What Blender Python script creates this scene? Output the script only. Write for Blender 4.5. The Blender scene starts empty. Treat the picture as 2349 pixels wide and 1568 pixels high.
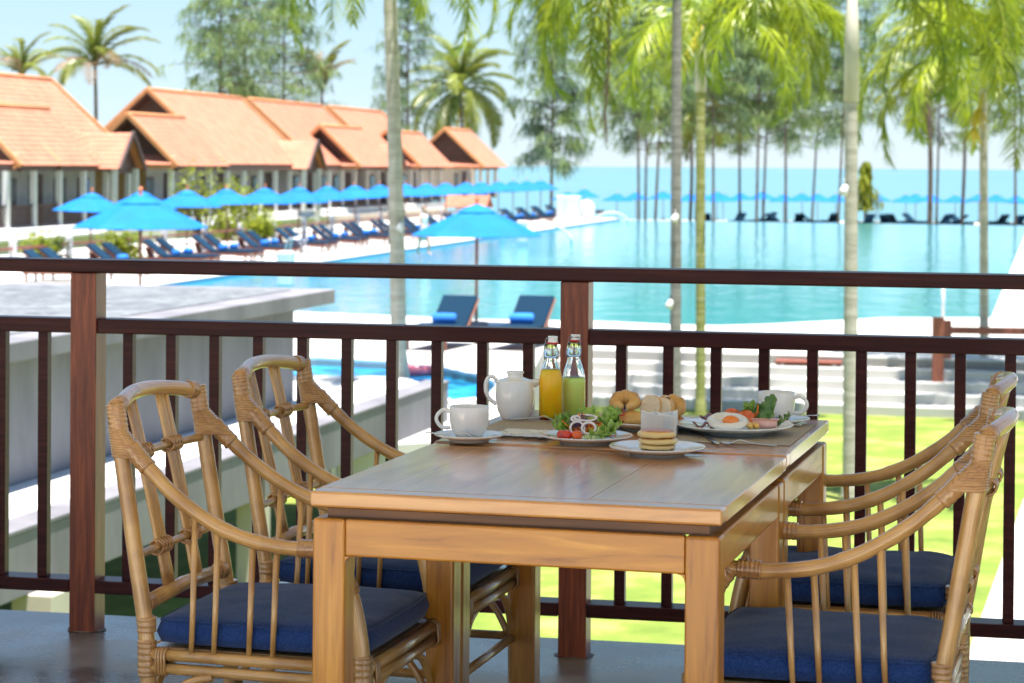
import bpy, bmesh, math, random
from mathutils import Vector, Matrix
rad = math.radians
RN = random.Random(11)
SC = bpy.context.scene
COL = SC.collection

# ---------------------------------------------------------------- camera
F = 5300.0                      # focal length, in pixels of a 2349 px wide picture
CAM = Vector((0, 0, 1.35))
PITCH, ROLL = 0.8, 0.42
cam_d = bpy.data.cameras.new('camera'); cam = bpy.data.objects.new('camera', cam_d); COL.objects.link(cam)
cam_d.sensor_width = 36; cam_d.lens = F/2349*36
cam_d.shift_y = (379.6 + F*math.tan(rad(PITCH)) - 784)/2349
cam_d.clip_start = .05; cam_d.clip_end = 20000
CM = Matrix.Translation(CAM) @ Matrix.Rotation(rad(90-PITCH), 4, 'X') @ Matrix.Rotation(rad(ROLL), 4, 'Z')
cam.matrix_world = CM
cam_d.dof.use_dof = True; cam_d.dof.focus_distance = 4.75; cam_d.dof.aperture_fstop = 9.0
SC.camera = cam

# ---------------------------------------------------------------- sky, sun, exposure
SUN_DIR = Vector((.07, -.14, .985)).normalized()     # towards the sun
SUN_EL = math.asin(SUN_DIR.z); SUN_AZ = math.atan2(SUN_DIR.x, SUN_DIR.y)
w = bpy.data.worlds.new("World"); SC.world = w; w.use_nodes = True
nt = w.node_tree; bg = nt.nodes['Background']
sky = nt.nodes.new('ShaderNodeTexSky'); sky.sky_type = 'NISHITA'; sky.sun_disc = False
sky.sun_elevation = SUN_EL; sky.sun_rotation = SUN_AZ
sky.air_density = 1.0; sky.dust_density = .2; sky.ozone_density = 3.0; sky.altitude = 0
# clear tropical sky: the physical sky blended with a smooth pale haze gradient that runs all round
tcw = nt.nodes.new('ShaderNodeTexCoord'); sxw = nt.nodes.new('ShaderNodeSeparateXYZ'); nt.links.new(tcw.outputs['Generated'], sxw.inputs[0])
crw = nt.nodes.new('ShaderNodeValToRGB'); nt.links.new(sxw.outputs[2], crw.inputs[0])
ew = crw.color_ramp.elements; ew[0].position = 0; ew[0].color = (1.05,1.36,1.62,1); ew[1].position = 1; ew[1].color = (.42,.80,1.60,1)
for p_, c_ in ((.04,(.86,1.24,1.56)),(.10,(.72,1.14,1.52)),(.35,(.58,.98,1.60))):
    q_ = ew.new(p_); q_.color = (*c_, 1)
mxw = nt.nodes.new('ShaderNodeMixRGB'); mxw.inputs[0].default_value = .80
scw = nt.nodes.new('ShaderNodeMixRGB'); scw.blend_type = 'MULTIPLY'; scw.inputs[0].default_value = 1; scw.inputs[2].default_value = (.35,.35,.35,1)
nt.links.new(sky.outputs[0], scw.inputs[1]); nt.links.new(scw.outputs[0], mxw.inputs[1]); nt.links.new(crw.outputs[0], mxw.inputs[2])
nt.links.new(mxw.outputs[0], bg.inputs[0]); bg.inputs[1].default_value = .178
sd = bpy.data.lights.new('sun', 'SUN'); sd.energy = 4.5; sd.angle = rad(.5); sd.color = (1, .95, .88)
so = bpy.data.objects.new('sun', sd); COL.objects.link(so)
so.rotation_euler = SUN_DIR.to_track_quat('Z', 'Y').to_euler()
SC.view_settings.view_transform = 'Standard'; SC.view_settings.look = 'None'
SC.view_settings.gamma = 1; SC.view_settings.use_curve_mapping = False
SC.view_settings.exposure = 1.9
SC.cycles.max_bounces = 9; SC.cycles.transparent_max_bounces = 12
SC.cycles.diffuse_bounces = 4; SC.cycles.glossy_bounces = 4; SC.cycles.transmission_bounces = 8
SC.cycles.use_denoising = True
SC.cycles.sample_clamp_indirect = 6
SC.cycles.caustics_reflective = False; SC.cycles.caustics_refractive = False
SC.cycles.volume_max_steps = 64

# ---------------------------------------------------------------- measuring: where a sight line meets a level or a distance
CR = CM.to_3x3()
def ray(px, py):
    x = (px-1174.5)/F; y = -(py - (784 + cam_d.shift_y*2349))/F
    return (CR @ Vector((x, y, -1)))
def P(px, py, z):
    d = ray(px, py); return CAM + d*((z-CAM.z)/d.z)
def PY(px, py, Y):
    d = ray(px, py); return CAM + d*(Y/d.y)

# ---------------------------------------------------------------- materials
MATS = {}
def newmat(name):
    m = bpy.data.materials.new(name); m.use_nodes = True
    MATS[name] = m
    return m, m.node_tree, m.node_tree.nodes['Principled BSDF']
def setp(b, **k):
    names = dict(rough='Roughness', metal='Metallic', spec='Specular IOR Level', coat='Coat Weight', coatr='Coat Roughness',
                 trans='Transmission Weight', ior='IOR', sheen='Sheen Weight', sss='Subsurface Weight', sssr='Subsurface Scale')
    for a, v in k.items(): b.inputs[names[a]].default_value = v
def simple(name, col, **k):
    m, nt, b = newmat(name); b.inputs['Base Color'].default_value = (*col, 1); setp(b, **k); return m
def noisy(name, stops, scale=5, stretch=(1,1,1), coords='Object', detail=5, nrough=.6, bump=0, bdist=.01, dist=0, bscale=None, rrange=None, jitter=0, **k):
    """noise ramp through stops [(pos, colour)...]; bump from the same (or a finer) noise; jitter = value change per object"""
    m, nt, b = newmat(name); N = nt.nodes; L = nt.links
    tc = N.new('ShaderNodeTexCoord'); mp = N.new('ShaderNodeMapping'); mp.inputs['Scale'].default_value = stretch
    L.new(tc.outputs[coords], mp.inputs[0])
    src = mp.outputs[0]
    if jitter:
        oi = N.new('ShaderNodeObjectInfo'); va = N.new('ShaderNodeVectorMath'); va.operation = 'ADD'
        sc_ = N.new('ShaderNodeMath'); sc_.operation = 'MULTIPLY'; sc_.inputs[1].default_value = 37.0
        L.new(oi.outputs['Random'], sc_.inputs[0]); L.new(src, va.inputs[0]); L.new(sc_.outputs[0], va.inputs[1]); src = va.outputs[0]
    nz = N.new('ShaderNodeTexNoise'); nz.inputs['Scale'].default_value = scale; nz.inputs['Detail'].default_value = detail
    nz.inputs['Roughness'].default_value = nrough; nz.inputs['Distortion'].default_value = dist
    L.new(src, nz.inputs['Vector'])
    cr = N.new('ShaderNodeValToRGB'); e = cr.color_ramp.elements
    e[0].position, e[0].color = stops[0][0], (*stops[0][1], 1); e[1].position, e[1].color = stops[-1][0], (*stops[-1][1], 1)
    for p, c in stops[1:-1]:
        q = e.new(p); q.color = (*c, 1)
    L.new(nz.outputs[0], cr.inputs[0])
    out = cr.outputs[0]
    if jitter:
        hs = N.new('ShaderNodeHueSaturation'); mr = N.new('ShaderNodeMapRange')
        mr.inputs['To Min'].default_value = 1-jitter; mr.inputs['To Max'].default_value = 1+jitter
        L.new(oi.outputs['Random'], mr.inputs['Value']); L.new(mr.outputs[0], hs.inputs['Value']); L.new(out, hs.inputs['Color']); out = hs.outputs[0]
    L.new(out, b.inputs['Base Color'])
    if rrange:
        mr2 = N.new('ShaderNodeMapRange'); mr2.inputs['From Min'].default_value = .3; mr2.inputs['From Max'].default_value = .7
        mr2.inputs['To Min'].default_value, mr2.inputs['To Max'].default_value = rrange
        L.new(nz.outputs[0], mr2.inputs['Value']); L.new(mr2.outputs[0], b.inputs['Roughness'])
    if bump:
        bp = N.new('ShaderNodeBump'); bp.inputs['Strength'].default_value = bump; bp.inputs['Distance'].default_value = bdist
        h = nz.outputs[0]
        if bscale:
            n2 = N.new('ShaderNodeTexNoise'); n2.inputs['Scale'].default_value = bscale; n2.inputs['Detail'].default_value = 4
            L.new(src, n2.inputs['Vector']); h = n2.outputs[0]
        L.new(h, bp.inputs['Height']); L.new(bp.outputs[0], b.inputs['Normal'])
    setp(b, **k)
    return m
def leafmat(name, c1, c2, trans=.45, rough=.4, scale=.6, jitter=.25):
    """leaf: glossy diffuse mixed with light coming through"""
    m, nt, b = newmat(name); N = nt.nodes; L = nt.links
    tc = N.new('ShaderNodeTexCoord'); nz = N.new('ShaderNodeTexNoise'); nz.inputs['Scale'].default_value = scale; nz.inputs['Detail'].default_value = 3
    L.new(tc.outputs['Object'], nz.inputs['Vector'])
    cr = N.new('ShaderNodeValToRGB'); cr.color_ramp.elements[0].position = .35; cr.color_ramp.elements[1].position = .65
    cr.color_ramp.elements[0].color = (*c1, 1); cr.color_ramp.elements[1].color = (*c2, 1); L.new(nz.outputs[0], cr.inputs[0])
    oi = N.new('ShaderNodeObjectInfo'); hs = N.new('ShaderNodeHueSaturation'); mr = N.new('ShaderNodeMapRange')
    mr.inputs['To Min'].default_value = 1-jitter; mr.inputs['To Max'].default_value = 1+jitter
    L.new(oi.outputs['Random'], mr.inputs['Value']); L.new(mr.outputs[0], hs.inputs['Value']); L.new(cr.outputs[0], hs.inputs['Color'])
    L.new(hs.outputs[0], b.inputs['Base Color']); b.inputs['Roughness'].default_value = rough
    tr = N.new('ShaderNodeBsdfTranslucent'); L.new(hs.outputs[0], tr.inputs[0])
    mx = N.new('ShaderNodeMixShader'); mx.inputs[0].default_value = trans
    L.new(b.outputs[0], mx.inputs[1]); L.new(tr.outputs[0], mx.inputs[2])
    L.new(mx.outputs[0], N['Material Output'].inputs['Surface'])
    return m

# ---------------------------------------------------------------- mesh helpers
class MB:
    def __init__(s): s.v = []; s.f = []; s.sm = []; s.uv = {}
    def add(s, vs, fs, smooth=False, uvs=None, M=None):
        o = len(s.v)
        s.v += [tuple(M @ Vector(p)) if M else tuple(p) for p in vs]
        for i, f in enumerate(fs):
            if uvs: s.uv[len(s.f)] = uvs[i]
            s.f.append(tuple(o+k for k in f)); s.sm.append(smooth)
        return s
    def box(s, c, d, rot=None, M=None):
        x, y, z = d[0]/2, d[1]/2, d[2]/2
        vs = [(-x,-y,-z),(x,-y,-z),(x,y,-z),(-x,y,-z),(-x,-y,z),(x,-y,z),(x,y,z),(-x,y,z)]
        T = Matrix.Translation(c) @ (rot.to_4x4() if rot else Matrix.Identity(4))
        if M: T = M @ T
        return s.add(vs, [(0,3,2,1),(4,5,6,7),(0,1,5,4),(1,2,6,5),(2,3,7,6),(3,0,4,7)], M=T)
    def prism(s, poly, z0, z1, M=None, top=True, bot=True):
        n = len(poly)
        a = sum(poly[i][0]*poly[(i+1)%n][1]-poly[(i+1)%n][0]*poly[i][1] for i in range(n))
        if a < 0: poly = poly[::-1]
        vs = [(p[0], p[1], z0) for p in poly]+[(p[0], p[1], z1) for p in poly]
        fs = [(i, (i+1)%n, n+(i+1)%n, n+i) for i in range(n)]
        if top: fs.append(tuple(range(n, 2*n)))
        if bot: fs.append(tuple(range(n-1, -1, -1)))
        return s.add(vs, fs, M=M)
    def tube(s, path, r, n=8, cap=True, M=None, flat=1.0, smooth=True, close=False):
        pts = [Vector(p) for p in path]; m = len(pts)
        rs = r if isinstance(r, (list, tuple)) else [r]*m
        tang = []
        for i in range(m):
            if close: t = pts[(i+1)%m]-pts[i-1]
            else: t = pts[min(i+1, m-1)]-pts[max(i-1, 0)]
            tang.append(t.normalized() if t.length > 1e-9 else Vector((0,0,1)))
        up = Vector((0,0,1)) if abs(tang[0].z) < .9 else Vector((1,0,0))
        nr = (up - tang[0]*up.dot(tang[0])).normalized()
        vs = []; L = 0; Ls = []
        for i in range(m):
            if i: L += (pts[i]-pts[i-1]).length
            Ls.append(L)
            nr = (nr - tang[i]*nr.dot(tang[i])).normalized(); bn = tang[i].cross(nr)
            for k in range(n):
                a = 2*math.pi*k/n
                vs.append(pts[i] + nr*math.cos(a)*rs[i]*flat + bn*math.sin(a)*rs[i])
        fs = []; uvs = []
        off = random.Random(int(abs(pts[0].x*9173+pts[0].y*3571+pts[0].z*771))).random()*5
        mm = m if close else m-1
        for i in range(mm):
            j = (i+1) % m
            for k in range(n):
                k2 = (k+1)%n
                fs.append((i*n+k, i*n+k2, j*n+k2, j*n+k))
                l1 = Ls[j] if j > i else L+.01
                uvs.append([(Ls[i]+off, k/n), (Ls[i]+off, (k+1)/n), (l1+off, (k+1)/n), (l1+off, k/n)])
        s.add(vs, fs, smooth, uvs, M)
        if cap and not close:
            o = len(s.v)-len(vs)
            s.f.append(tuple(o+k for k in range(n-1, -1, -1))); s.sm.append(False)
            s.f.append(tuple(o+(m-1)*n+k for k in range(n))); s.sm.append(False)
        return s
    def lathe(s, prof, n=24, M=None, smooth=True, a0=0, sx=1, sy=1):
        vs = []; fs = []; m = len(prof)
        for (r, z) in prof:
            for k in range(n):
                a = a0+2*math.pi*k/n; vs.append((r*math.cos(a)*sx, r*math.sin(a)*sy, z))
        for i in range(m-1):
            for k in range(n):
                k2 = (k+1)%n
                fs.append((i*n+k, i*n+k2, (i+1)*n+k2, (i+1)*n+k))
        return s.add(vs, fs, smooth, None, M)
    def disc(s, r, z, n=24, M=None, up=True):
        vs = [(r*math.cos(2*math.pi*k/n), r*math.sin(2*math.pi*k/n), z) for k in range(n)]
        return s.add(vs, [tuple(range(n)) if up else tuple(range(n-1,-1,-1))], M=M)
    def blob(s, c, r, n=12, m=8, fn=None, M=None):
        """ellipsoid with radii r (3), fn(direction)->scale"""
        vs = []; fs = []
        for i in range(m+1):
            th = math.pi*i/m
            for k in range(n):
                a = 2*math.pi*k/n
                d = Vector((math.sin(th)*math.cos(a), math.sin(th)*math.sin(a), math.cos(th)))
                q = fn(d) if fn else 1
                vs.append((c[0]+d.x*r[0]*q, c[1]+d.y*r[1]*q, c[2]+d.z*r[2]*q))
        for i in range(m):
            for k in range(n):
                k2 = (k+1)%n; fs.append((i*n+k, (i+1)*n+k, (i+1)*n+k2, i*n+k2))
        return s.add(vs, fs, True, None, M)
    def mesh(s, name, mat):
        me = bpy.data.meshes.new(name)
        me.from_pydata(s.v, [], s.f)
        me.polygons.foreach_set('use_smooth', s.sm)
        if s.uv:
            ul = me.uv_layers.new(name='UVMap')
            for i, uvs in s.uv.items():
                p = me.polygons[i]
                for k, li in enumerate(p.loop_indices): ul.data[li].uv = uvs[k]
        if mat: me.materials.append(MATS[mat] if isinstance(mat, str) else mat)
        me.update()
        return me
    def build(s, name, mat, parent=None, loc=None, rot=None, bevel=0, seg=2, sub=0, kind=None, label=None, M=None):
        o = bpy.data.objects.new(name, s.mesh(name, mat)); COL.objects.link(o)
        if parent: o.parent = parent
        if M: o.matrix_local = M
        if loc: o.location = loc
        if rot: o.rotation_euler = rot
        if bevel:
            b = o.modifiers.new('bevel', 'BEVEL'); b.width = bevel; b.segments = seg; b.limit_method = 'ANGLE'; b.angle_limit = rad(35)
            b.harden_normals = False
        if sub:
            b = o.modifiers.new('subsurf', 'SUBSURF'); b.levels = sub; b.render_levels = sub
        if kind: o['kind'] = kind
        if label: o['label'] = label
        return o
def tag(o, label=None, cat=None, group=None, kind=None):
    if label: o['label'] = label
    if cat: o['category'] = cat
    if group: o['group'] = group
    if kind: o['kind'] = kind
    return o
def empty(name, loc=(0,0,0), rz=0, label=None, cat=None, group=None):
    o = bpy.data.objects.new(name, None); COL.objects.link(o); o.location = loc; o.rotation_euler = (0,0,rz); o.empty_display_size = .1
    return tag(o, label, cat, group)
def inst(name, me, parent=None, loc=(0,0,0), rot=(0,0,0), scale=None):
    o = bpy.data.objects.new(name, me); COL.objects.link(o); o.parent = parent; o.location = loc; o.rotation_euler = rot
    if scale: o.scale = scale if isinstance(scale, (tuple, list)) else (scale,)*3
    return o
def copy_tree(o, parent=None, label=None, **kw):
    c = o.copy(); COL.objects.link(c); c.parent = parent
    for ch in o.children: copy_tree(ch, c)
    if label: c['label'] = label
    return c
def bez(pts, n=10):
    """smooth curve through pts (Catmull-Rom)"""
    pts = [Vector(p) for p in pts]; out = []
    for i in range(len(pts)-1):
        p0 = pts[max(i-1, 0)]; p1 = pts[i]; p2 = pts[i+1]; p3 = pts[min(i+2, len(pts)-1)]
        for k in range(n):
            t = k/n
            out.append(.5*((2*p1)+(-p0+p2)*t+(2*p0-5*p1+4*p2-p3)*t*t+(-p0+3*p1-3*p2+p3)*t**3))
    out.append(pts[-1]); return out

# ---------------------------------------------------------------- material library
noisy('mahogany', [(.3,(.032,.007,.007)),(.5,(.052,.012,.011)),(.75,(.085,.022,.017))], scale=6, stretch=(.6,14,14), detail=6, bump=.08, bdist=.002, rough=.36, spec=.16, jitter=.12)
noisy('mahogany_post', [(.3,(.09,.015,.005)),(.5,(.21,.042,.011)),(.72,(.36,.09,.024))], scale=5, stretch=(16,16,.9), detail=7, dist=.4, bump=.15, bdist=.002, rough=.4, jitter=.08)
noisy('table_wood', [(.26,(.24,.07,.008)),(.42,(.47,.18,.018)),(.55,(.54,.22,.022)),(.72,(.70,.33,.045))], scale=4, stretch=(1.0,11,11), detail=7, dist=.5, bump=.1, bdist=.0015, rough=.3, jitter=.08, coat=.25, coatr=.12)
noisy('table_wood_leg', [(.26,(.24,.07,.008)),(.42,(.47,.18,.018)),(.55,(.54,.22,.022)),(.72,(.70,.33,.045))], scale=4, stretch=(14,14,.9), detail=7, dist=.5, bump=.1, bdist=.0015, rough=.32, jitter=.08, coat=.25, coatr=.12)
noisy('table_top_wood', [(.24,(.34,.125,.026)),(.45,(.54,.235,.050)),(.74,(.68,.34,.09))], scale=3.5, stretch=(9,1.0,9), detail=6, dist=.6, bump=.05, bdist=.001, rough=.30, jitter=.10, coat=1.0, coatr=.14)
noisy('table_end_wood', [(.24,(.34,.125,.026)),(.45,(.54,.235,.050)),(.74,(.68,.34,.09))], scale=3.5, stretch=(1.0,9,9), detail=6, dist=.6, bump=.05, bdist=.001, rough=.30, jitter=.10, coat=1.0, coatr=.14)
def rattan(name, cols, stretch, bump, rough, coat=.9):
    m, nt, b = newmat(name); N = nt.nodes; L = nt.links
    uv = N.new('ShaderNodeUVMap'); mp = N.new('ShaderNodeMapping'); mp.inputs['Scale'].default_value = stretch
    L.new(uv.outputs[0], mp.inputs[0])
    nz = N.new('ShaderNodeTexNoise'); nz.inputs['Scale'].default_value = 4; nz.inputs['Detail'].default_value = 6; nz.inputs['Roughness'].default_value = .65
    L.new(mp.outputs[0], nz.inputs['Vector'])
    cr = N.new('ShaderNodeValToRGB'); e = cr.color_ramp.elements
    e[0].position = .28; e[0].color = (*cols[0], 1); e[1].position = .72; e[1].color = (*cols[2], 1); q = e.new(.48); q.color = (*cols[1], 1)
    L.new(nz.outputs[0], cr.inputs[0])
    # dark flecks and stain patches
    n2 = N.new('ShaderNodeTexNoise'); n2.inputs['Scale'].default_value = 9; n2.inputs['Detail'].default_value = 3
    tc = N.new('ShaderNodeTexCoord'); L.new(tc.outputs['Object'], n2.inputs['Vector'])
    c2 = N.new('ShaderNodeValToRGB'); c2.color_ramp.elements[0].position = .30; c2.color_ramp.elements[0].color = (.55,.45,.36,1); c2.color_ramp.elements[1].position = .52; c2.color_ramp.elements[1].color = (1,1,1,1)
    L.new(n2.outputs[0], c2.inputs[0])
    mx = N.new('ShaderNodeMixRGB'); mx.blend_type = 'MULTIPLY'; mx.inputs[0].default_value = .8
    L.new(cr.outputs[0], mx.inputs[1]); L.new(c2.outputs[0], mx.inputs[2]); L.new(mx.outputs[0], b.inputs['Base Color'])
    bp = N.new('ShaderNodeBump'); bp.inputs['Strength'].default_value = bump; bp.inputs['Distance'].default_value = .002
    L.new(nz.outputs[0], bp.inputs['Height']); L.new(bp.outputs[0], b.inputs['Normal'])
    setp(b, rough=rough, coat=coat, coatr=.15)
rattan('cane', [(.36,.175,.048),(.60,.33,.100),(.74,.46,.165)], (2.2, 12, 1), .25, .34)
rattan('cane_wrap', [(.30,.135,.040),(.48,.25,.082),(.60,.35,.14)], (3, 3, 1), .3, .3, .9)
noisy('navy_cushion', [(.35,(.009,.030,.115)),(.65,(.022,.062,.205))], scale=260, stretch=(1,.35,1), detail=3, bump=.35, bdist=.0012, rough=.9, sheen=.2, spec=.15)
noisy('porcelain', [(.3,(.80,.80,.80)),(.7,(.84,.84,.835))], scale=3, rough=.12, coat=.4, coatr=.05)
simple('glass', (.97,1,.99), rough=.01, trans=1, ior=1.47)
noisy('orange_juice', [(.35,(1.0,.52,.002)),(.7,(1.0,.60,.006))], scale=30, rough=.25, sss=1.0, sssr=.03)
noisy('green_juice', [(.3,(.58,.74,.10)),(.7,(.74,.86,.32))], scale=14, stretch=(1,1,.8), rough=.25, sss=1.0, sssr=.03)
noisy('recess_shade_wood', [(.3,(.10,.035,.010)),(.7,(.20,.08,.022))], scale=4, stretch=(1,9,9), rough=.45)  # shade of the table recess put into a darker wood colour
simple('steel', (.62,.62,.63), metal=1, rough=.16)
simple('wire', (.28,.28,.28), metal=1, rough=.3)
simple('red_rubber', (.45,.02,.015), rough=.45)
noisy('terrace_concrete', [(.34,(.055,.045,.044)),(.5,(.14,.118,.114)),(.66,(.28,.245,.23))], scale=2.6, detail=8, nrough=.65, dist=.3, bump=.12, bdist=.004, bscale=22, rrange=(.14,.42), coat=.15, coatr=.2, spec=.4)
noisy('grey_concrete', [(.3,(.105,.102,.115)),(.5,(.15,.146,.163)),(.7,(.21,.205,.22))], scale=1.1, stretch=(1,1,.35), detail=8, nrough=.65, bump=.15, bdist=.01, rough=.8)
noisy('mottled_concrete', [(.38,(.068,.074,.08)),(.5,(.110,.118,.124)),(.58,(.165,.173,.178))], scale=3.2, detail=6, nrough=.7, dist=1.2, bump=.2, bdist=.02, rough=.6)  # mottled slab top, its overall tone darkened in place of building shade
noisy('white_deck', [(.3,(.40,.385,.36)),(.7,(.50,.485,.455))], scale=.8, detail=7, rough=.75)
noisy('white_plaster', [(.3,(.52,.52,.51)),(.7,(.62,.62,.61))], scale=.8, detail=5, rough=.8)
noisy('grey_plaster', [(.3,(.36,.35,.35)),(.7,(.46,.45,.45))], scale=.8, detail=5, rough=.8)
noisy('beige_plaster', [(.3,(.42,.38,.31)),(.7,(.50,.46,.39))], scale=1, detail=5, rough=.85)
noisy('lawn', [(.28,(.085,.135,.022)),(.5,(.15,.20,.034)),(.66,(.27,.27,.085))], scale=1.3, detail=9, nrough=.7, bump=.5, bdist=.03, bscale=40, rough=.9, spec=.15)
noisy('sand', [(.3,(.42,.36,.27)),(.7,(.52,.46,.36))], scale=.5, detail=5, rough=.9)
noisy('terracotta', [(.25,(.31,.105,.058)),(.5,(.40,.15,.088)),(.75,(.48,.20,.12))], scale=1.4, detail=8, nrough=.7, rough=.75, jitter=.05)
noisy('verge_tile', [(.3,(.46,.19,.075)),(.7,(.56,.25,.10))], scale=2, rough=.7)
noisy('dark_timber', [(.3,(.045,.018,.014)),(.7,(.085,.036,.026))], scale=3, stretch=(1,1,6), rough=.55)
noisy('brown_siding', [(.3,(.16,.085,.045)),(.7,(.24,.135,.07))], scale=3, stretch=(1,1,8), rough=.7)
noisy('lounger_wood', [(.3,(.13,.038,.02)),(.7,(.22,.075,.04))], scale=6, rough=.5, jitter=.1)
noisy('red_timber', [(.3,(.20,.055,.036)),(.7,(.28,.085,.055))], scale=4, stretch=(4,4,1), rough=.55)
noisy('lounger_fabric', [(.3,(.006,.024,.050)),(.7,(.010,.034,.066))], scale=40, rough=.95, spec=.08, jitter=.2)
noisy('towel', [(.3,(.01,.13,.50)),(.7,(.03,.20,.66))], scale=60, rough=.95, bump=.3, bdist=.004, jitter=.1)
simple('finial', (.55,.16,.07), rough=.5)
m_ = leafmat('canopy', (.0,.175,.58), (.0,.21,.64), trans=.35, rough=.8, scale=2, jitter=.06)
noisy('palm_bark', [(.25,(.24,.22,.16)),(.5,(.36,.335,.27)),(.72,(.48,.455,.39))], scale=3, stretch=(.8,.8,4.5), detail=7, nrough=.7, bump=.4, bdist=.02, rough=.85)
noisy('palm_bark_green', [(.25,(.13,.15,.04)),(.5,(.24,.24,.07)),(.72,(.42,.39,.26))], scale=3, stretch=(.8,.8,4.5), detail=7, nrough=.7, bump=.4, bdist=.02, rough=.85)
noisy('palm_bark_grey', [(.25,(.12,.11,.10)),(.5,(.19,.18,.165)),(.72,(.30,.28,.26))], scale=3.4, stretch=(.8,.8,4.5), detail=7, nrough=.7, bump=.4, bdist=.02, rough=.85)
noisy('far_bark', [(.3,(.07,.055,.045)),(.7,(.16,.13,.11))], scale=3, stretch=(1,1,.5), rough=.9, jitter=.3)
noisy('crownshaft', [(.3,(.36,.34,.27)),(.7,(.48,.46,.38))], scale=2, rough=.5)
noisy('crownshaft_green', [(.3,(.30,.38,.04)),(.7,(.45,.50,.08))], scale=2, rough=.5)
leafmat('palm_leaf', (.13,.22,.012), (.33,.38,.018), trans=.5, rough=.38, scale=1.3)
leafmat('coconut_leaf', (.08,.13,.022), (.24,.26,.03), trans=.35, rough=.4, scale=.4)
leafmat('dead_leaf', (.20,.14,.09), (.30,.22,.15), trans=.3, rough=.7, scale=.6)
leafmat('casuarina_leaf', (.085,.165,.125), (.26,.36,.10), trans=.5, rough=.6, scale=.35, jitter=.1)
leafmat('shrub_leaf', (.16,.22,.015), (.33,.36,.03), trans=.4, rough=.5, scale=2)
noisy('yellow_stalk', [(.3,(.48,.36,.02)),(.7,(.60,.47,.04))], scale=4, rough=.6)
def water(name, c1, c2, bscale, bstr, rough=.08, scale=.05, stretch=(1,1,1)):
    m = noisy(name, [(.3,c1),(.7,c2)], scale=scale, detail=3, rough=rough, bump=bstr, bdist=.12, bscale=bscale, stretch=stretch)
    m.node_tree.nodes['Principled BSDF'].inputs['IOR'].default_value = 1.33
    return m
water('pool_water', (.02,.22,.26), (.035,.28,.32), 1.3, .30, .08, .06, (1,.5,1))
water('kids_water', (.01,.27,.60), (.03,.40,.70), 3.0, .25, .06, 1.5)
water('sea_water', (.045,.165,.20), (.07,.195,.225), .25, .5, .2, .004, (1,.3,1))
simple('pool_tile', (.0,.20,.42), rough=.3)
from mathutils.geometry import tessellate_polygon
# levels
ZD = -1.95      # pool deck
ZL = -2.80      # lawn
ZB = -3.45      # beach ground
ZS = -3.95      # sea
ZT = -1.50      # villa terraces
def V2(o, Z): return (o + .197*Z, Z)        # point on a line parallel to the long pool edge
def clip_xy(v): return (v.x, v.y)

# ---------------------------------------------------------------- the ground, beach and sea
MB().prism([(-260,-40),(260,-40),(260,146),(-260,146)], ZL-3, ZL).build('lawn', 'lawn', kind='structure')
MB().prism([(-260,146.01),(260,146.01),(260,207),(-260,207)], ZB-3, ZB).build('beach', 'sand', kind='structure')
s_ = MB(); xs = [-9000,-2500,-700,-200,0,200,700,2500,9000]; ys = [203,400,900,2500,7000,14000]
s_.add([(x,y,ZS) for y in ys for x in xs], [(j*9+i, j*9+i+1, (j+1)*9+i+1, (j+1)*9+i) for j in range(5) for i in range(8)])
s_.build('sea', 'sea_water', kind='structure')

def slab(outer, holes, zt, zb, name, mat):
    mb = MB(); loops = [outer]+holes
    polys = [[Vector((p[0], p[1], 0)) for p in l] for l in loops]
    tris = tessellate_polygon(polys); flat = [p for l in loops for p in l]
    vs = [(p[0], p[1], zt) for p in flat]; fs = []
    for t in tris:
        a, b, c = [flat[i] for i in t]
        cr = (b[0]-a[0])*(c[1]-a[1])-(b[1]-a[1])*(c[0]-a[0])
        fs.append(tuple(t) if cr > 0 else tuple(t)[::-1])
    mb.add(vs, fs)
    for l in loops:
        n = len(l)
        mb.add([(p[0],p[1],zt) for p in l]+[(p[0],p[1],zb) for p in l], [(i,(i+1)%n,n+(i+1)%n,n+i) for i in range(n)])
    return mb.build(name, mat, kind='structure')
def stepline(X, i): return 38.9 - .25*(X-5.2) + .40*i
# long pool
pool_near = [V2(-21.9, 50.8)] + [clip_xy(P(x, y, ZD)) for x, y in ((690,716),(1100,733),(1370,737),(1540,745),(1652,747),(1760,744),(1933,735),(2022,729),(2274,729))]
pr0 = P(2274,729,ZD); pr1 = P(2349,545,ZD); dr = (pr1-pr0)
pfr = pr0 + dr*((139-pr0.y)/dr.y)
pfl = V2(-21.9, 146)
pool_poly = pool_near + [(pfr.x, 139)] + [pfl]
kid = [clip_xy(P(x, y, ZD)) for x, y in ((640,826),(726,826),(893,835),(1025,852),(1097,867),(1128,880),(1136,895),(1120,911),(1097,920),(1037,926),(985,900),(930,872),(640,869))]
deck_outer = [V2(-34,150), V2(-34,44), (-14,31.2), (-2.4,31.0), (-2.0,26.8), (-.6,27.6), (-.1,30.5), (.3,36), (.6,stepline(.6,4))] + \
             [(14,stepline(14,4)), (30,stepline(30,4)), (60,60), (60,139), (pfr.x,139), (pr0.x,pr0.y)] + pool_near[::-1][1:] + [pfl]
slab(deck_outer, [kid], ZD, ZL-.2, 'pool_deck', 'white_deck')
MB().prism(pool_poly, ZD-1.5, ZD-.11, bot=False).build('pool_water', 'pool_water', kind='structure')
MB().prism([(p[0], p[1]) for p in kid], ZD-.8, ZD-.10, bot=False).build('kids_pool_water', 'kids_water', kind='structure')
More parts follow.
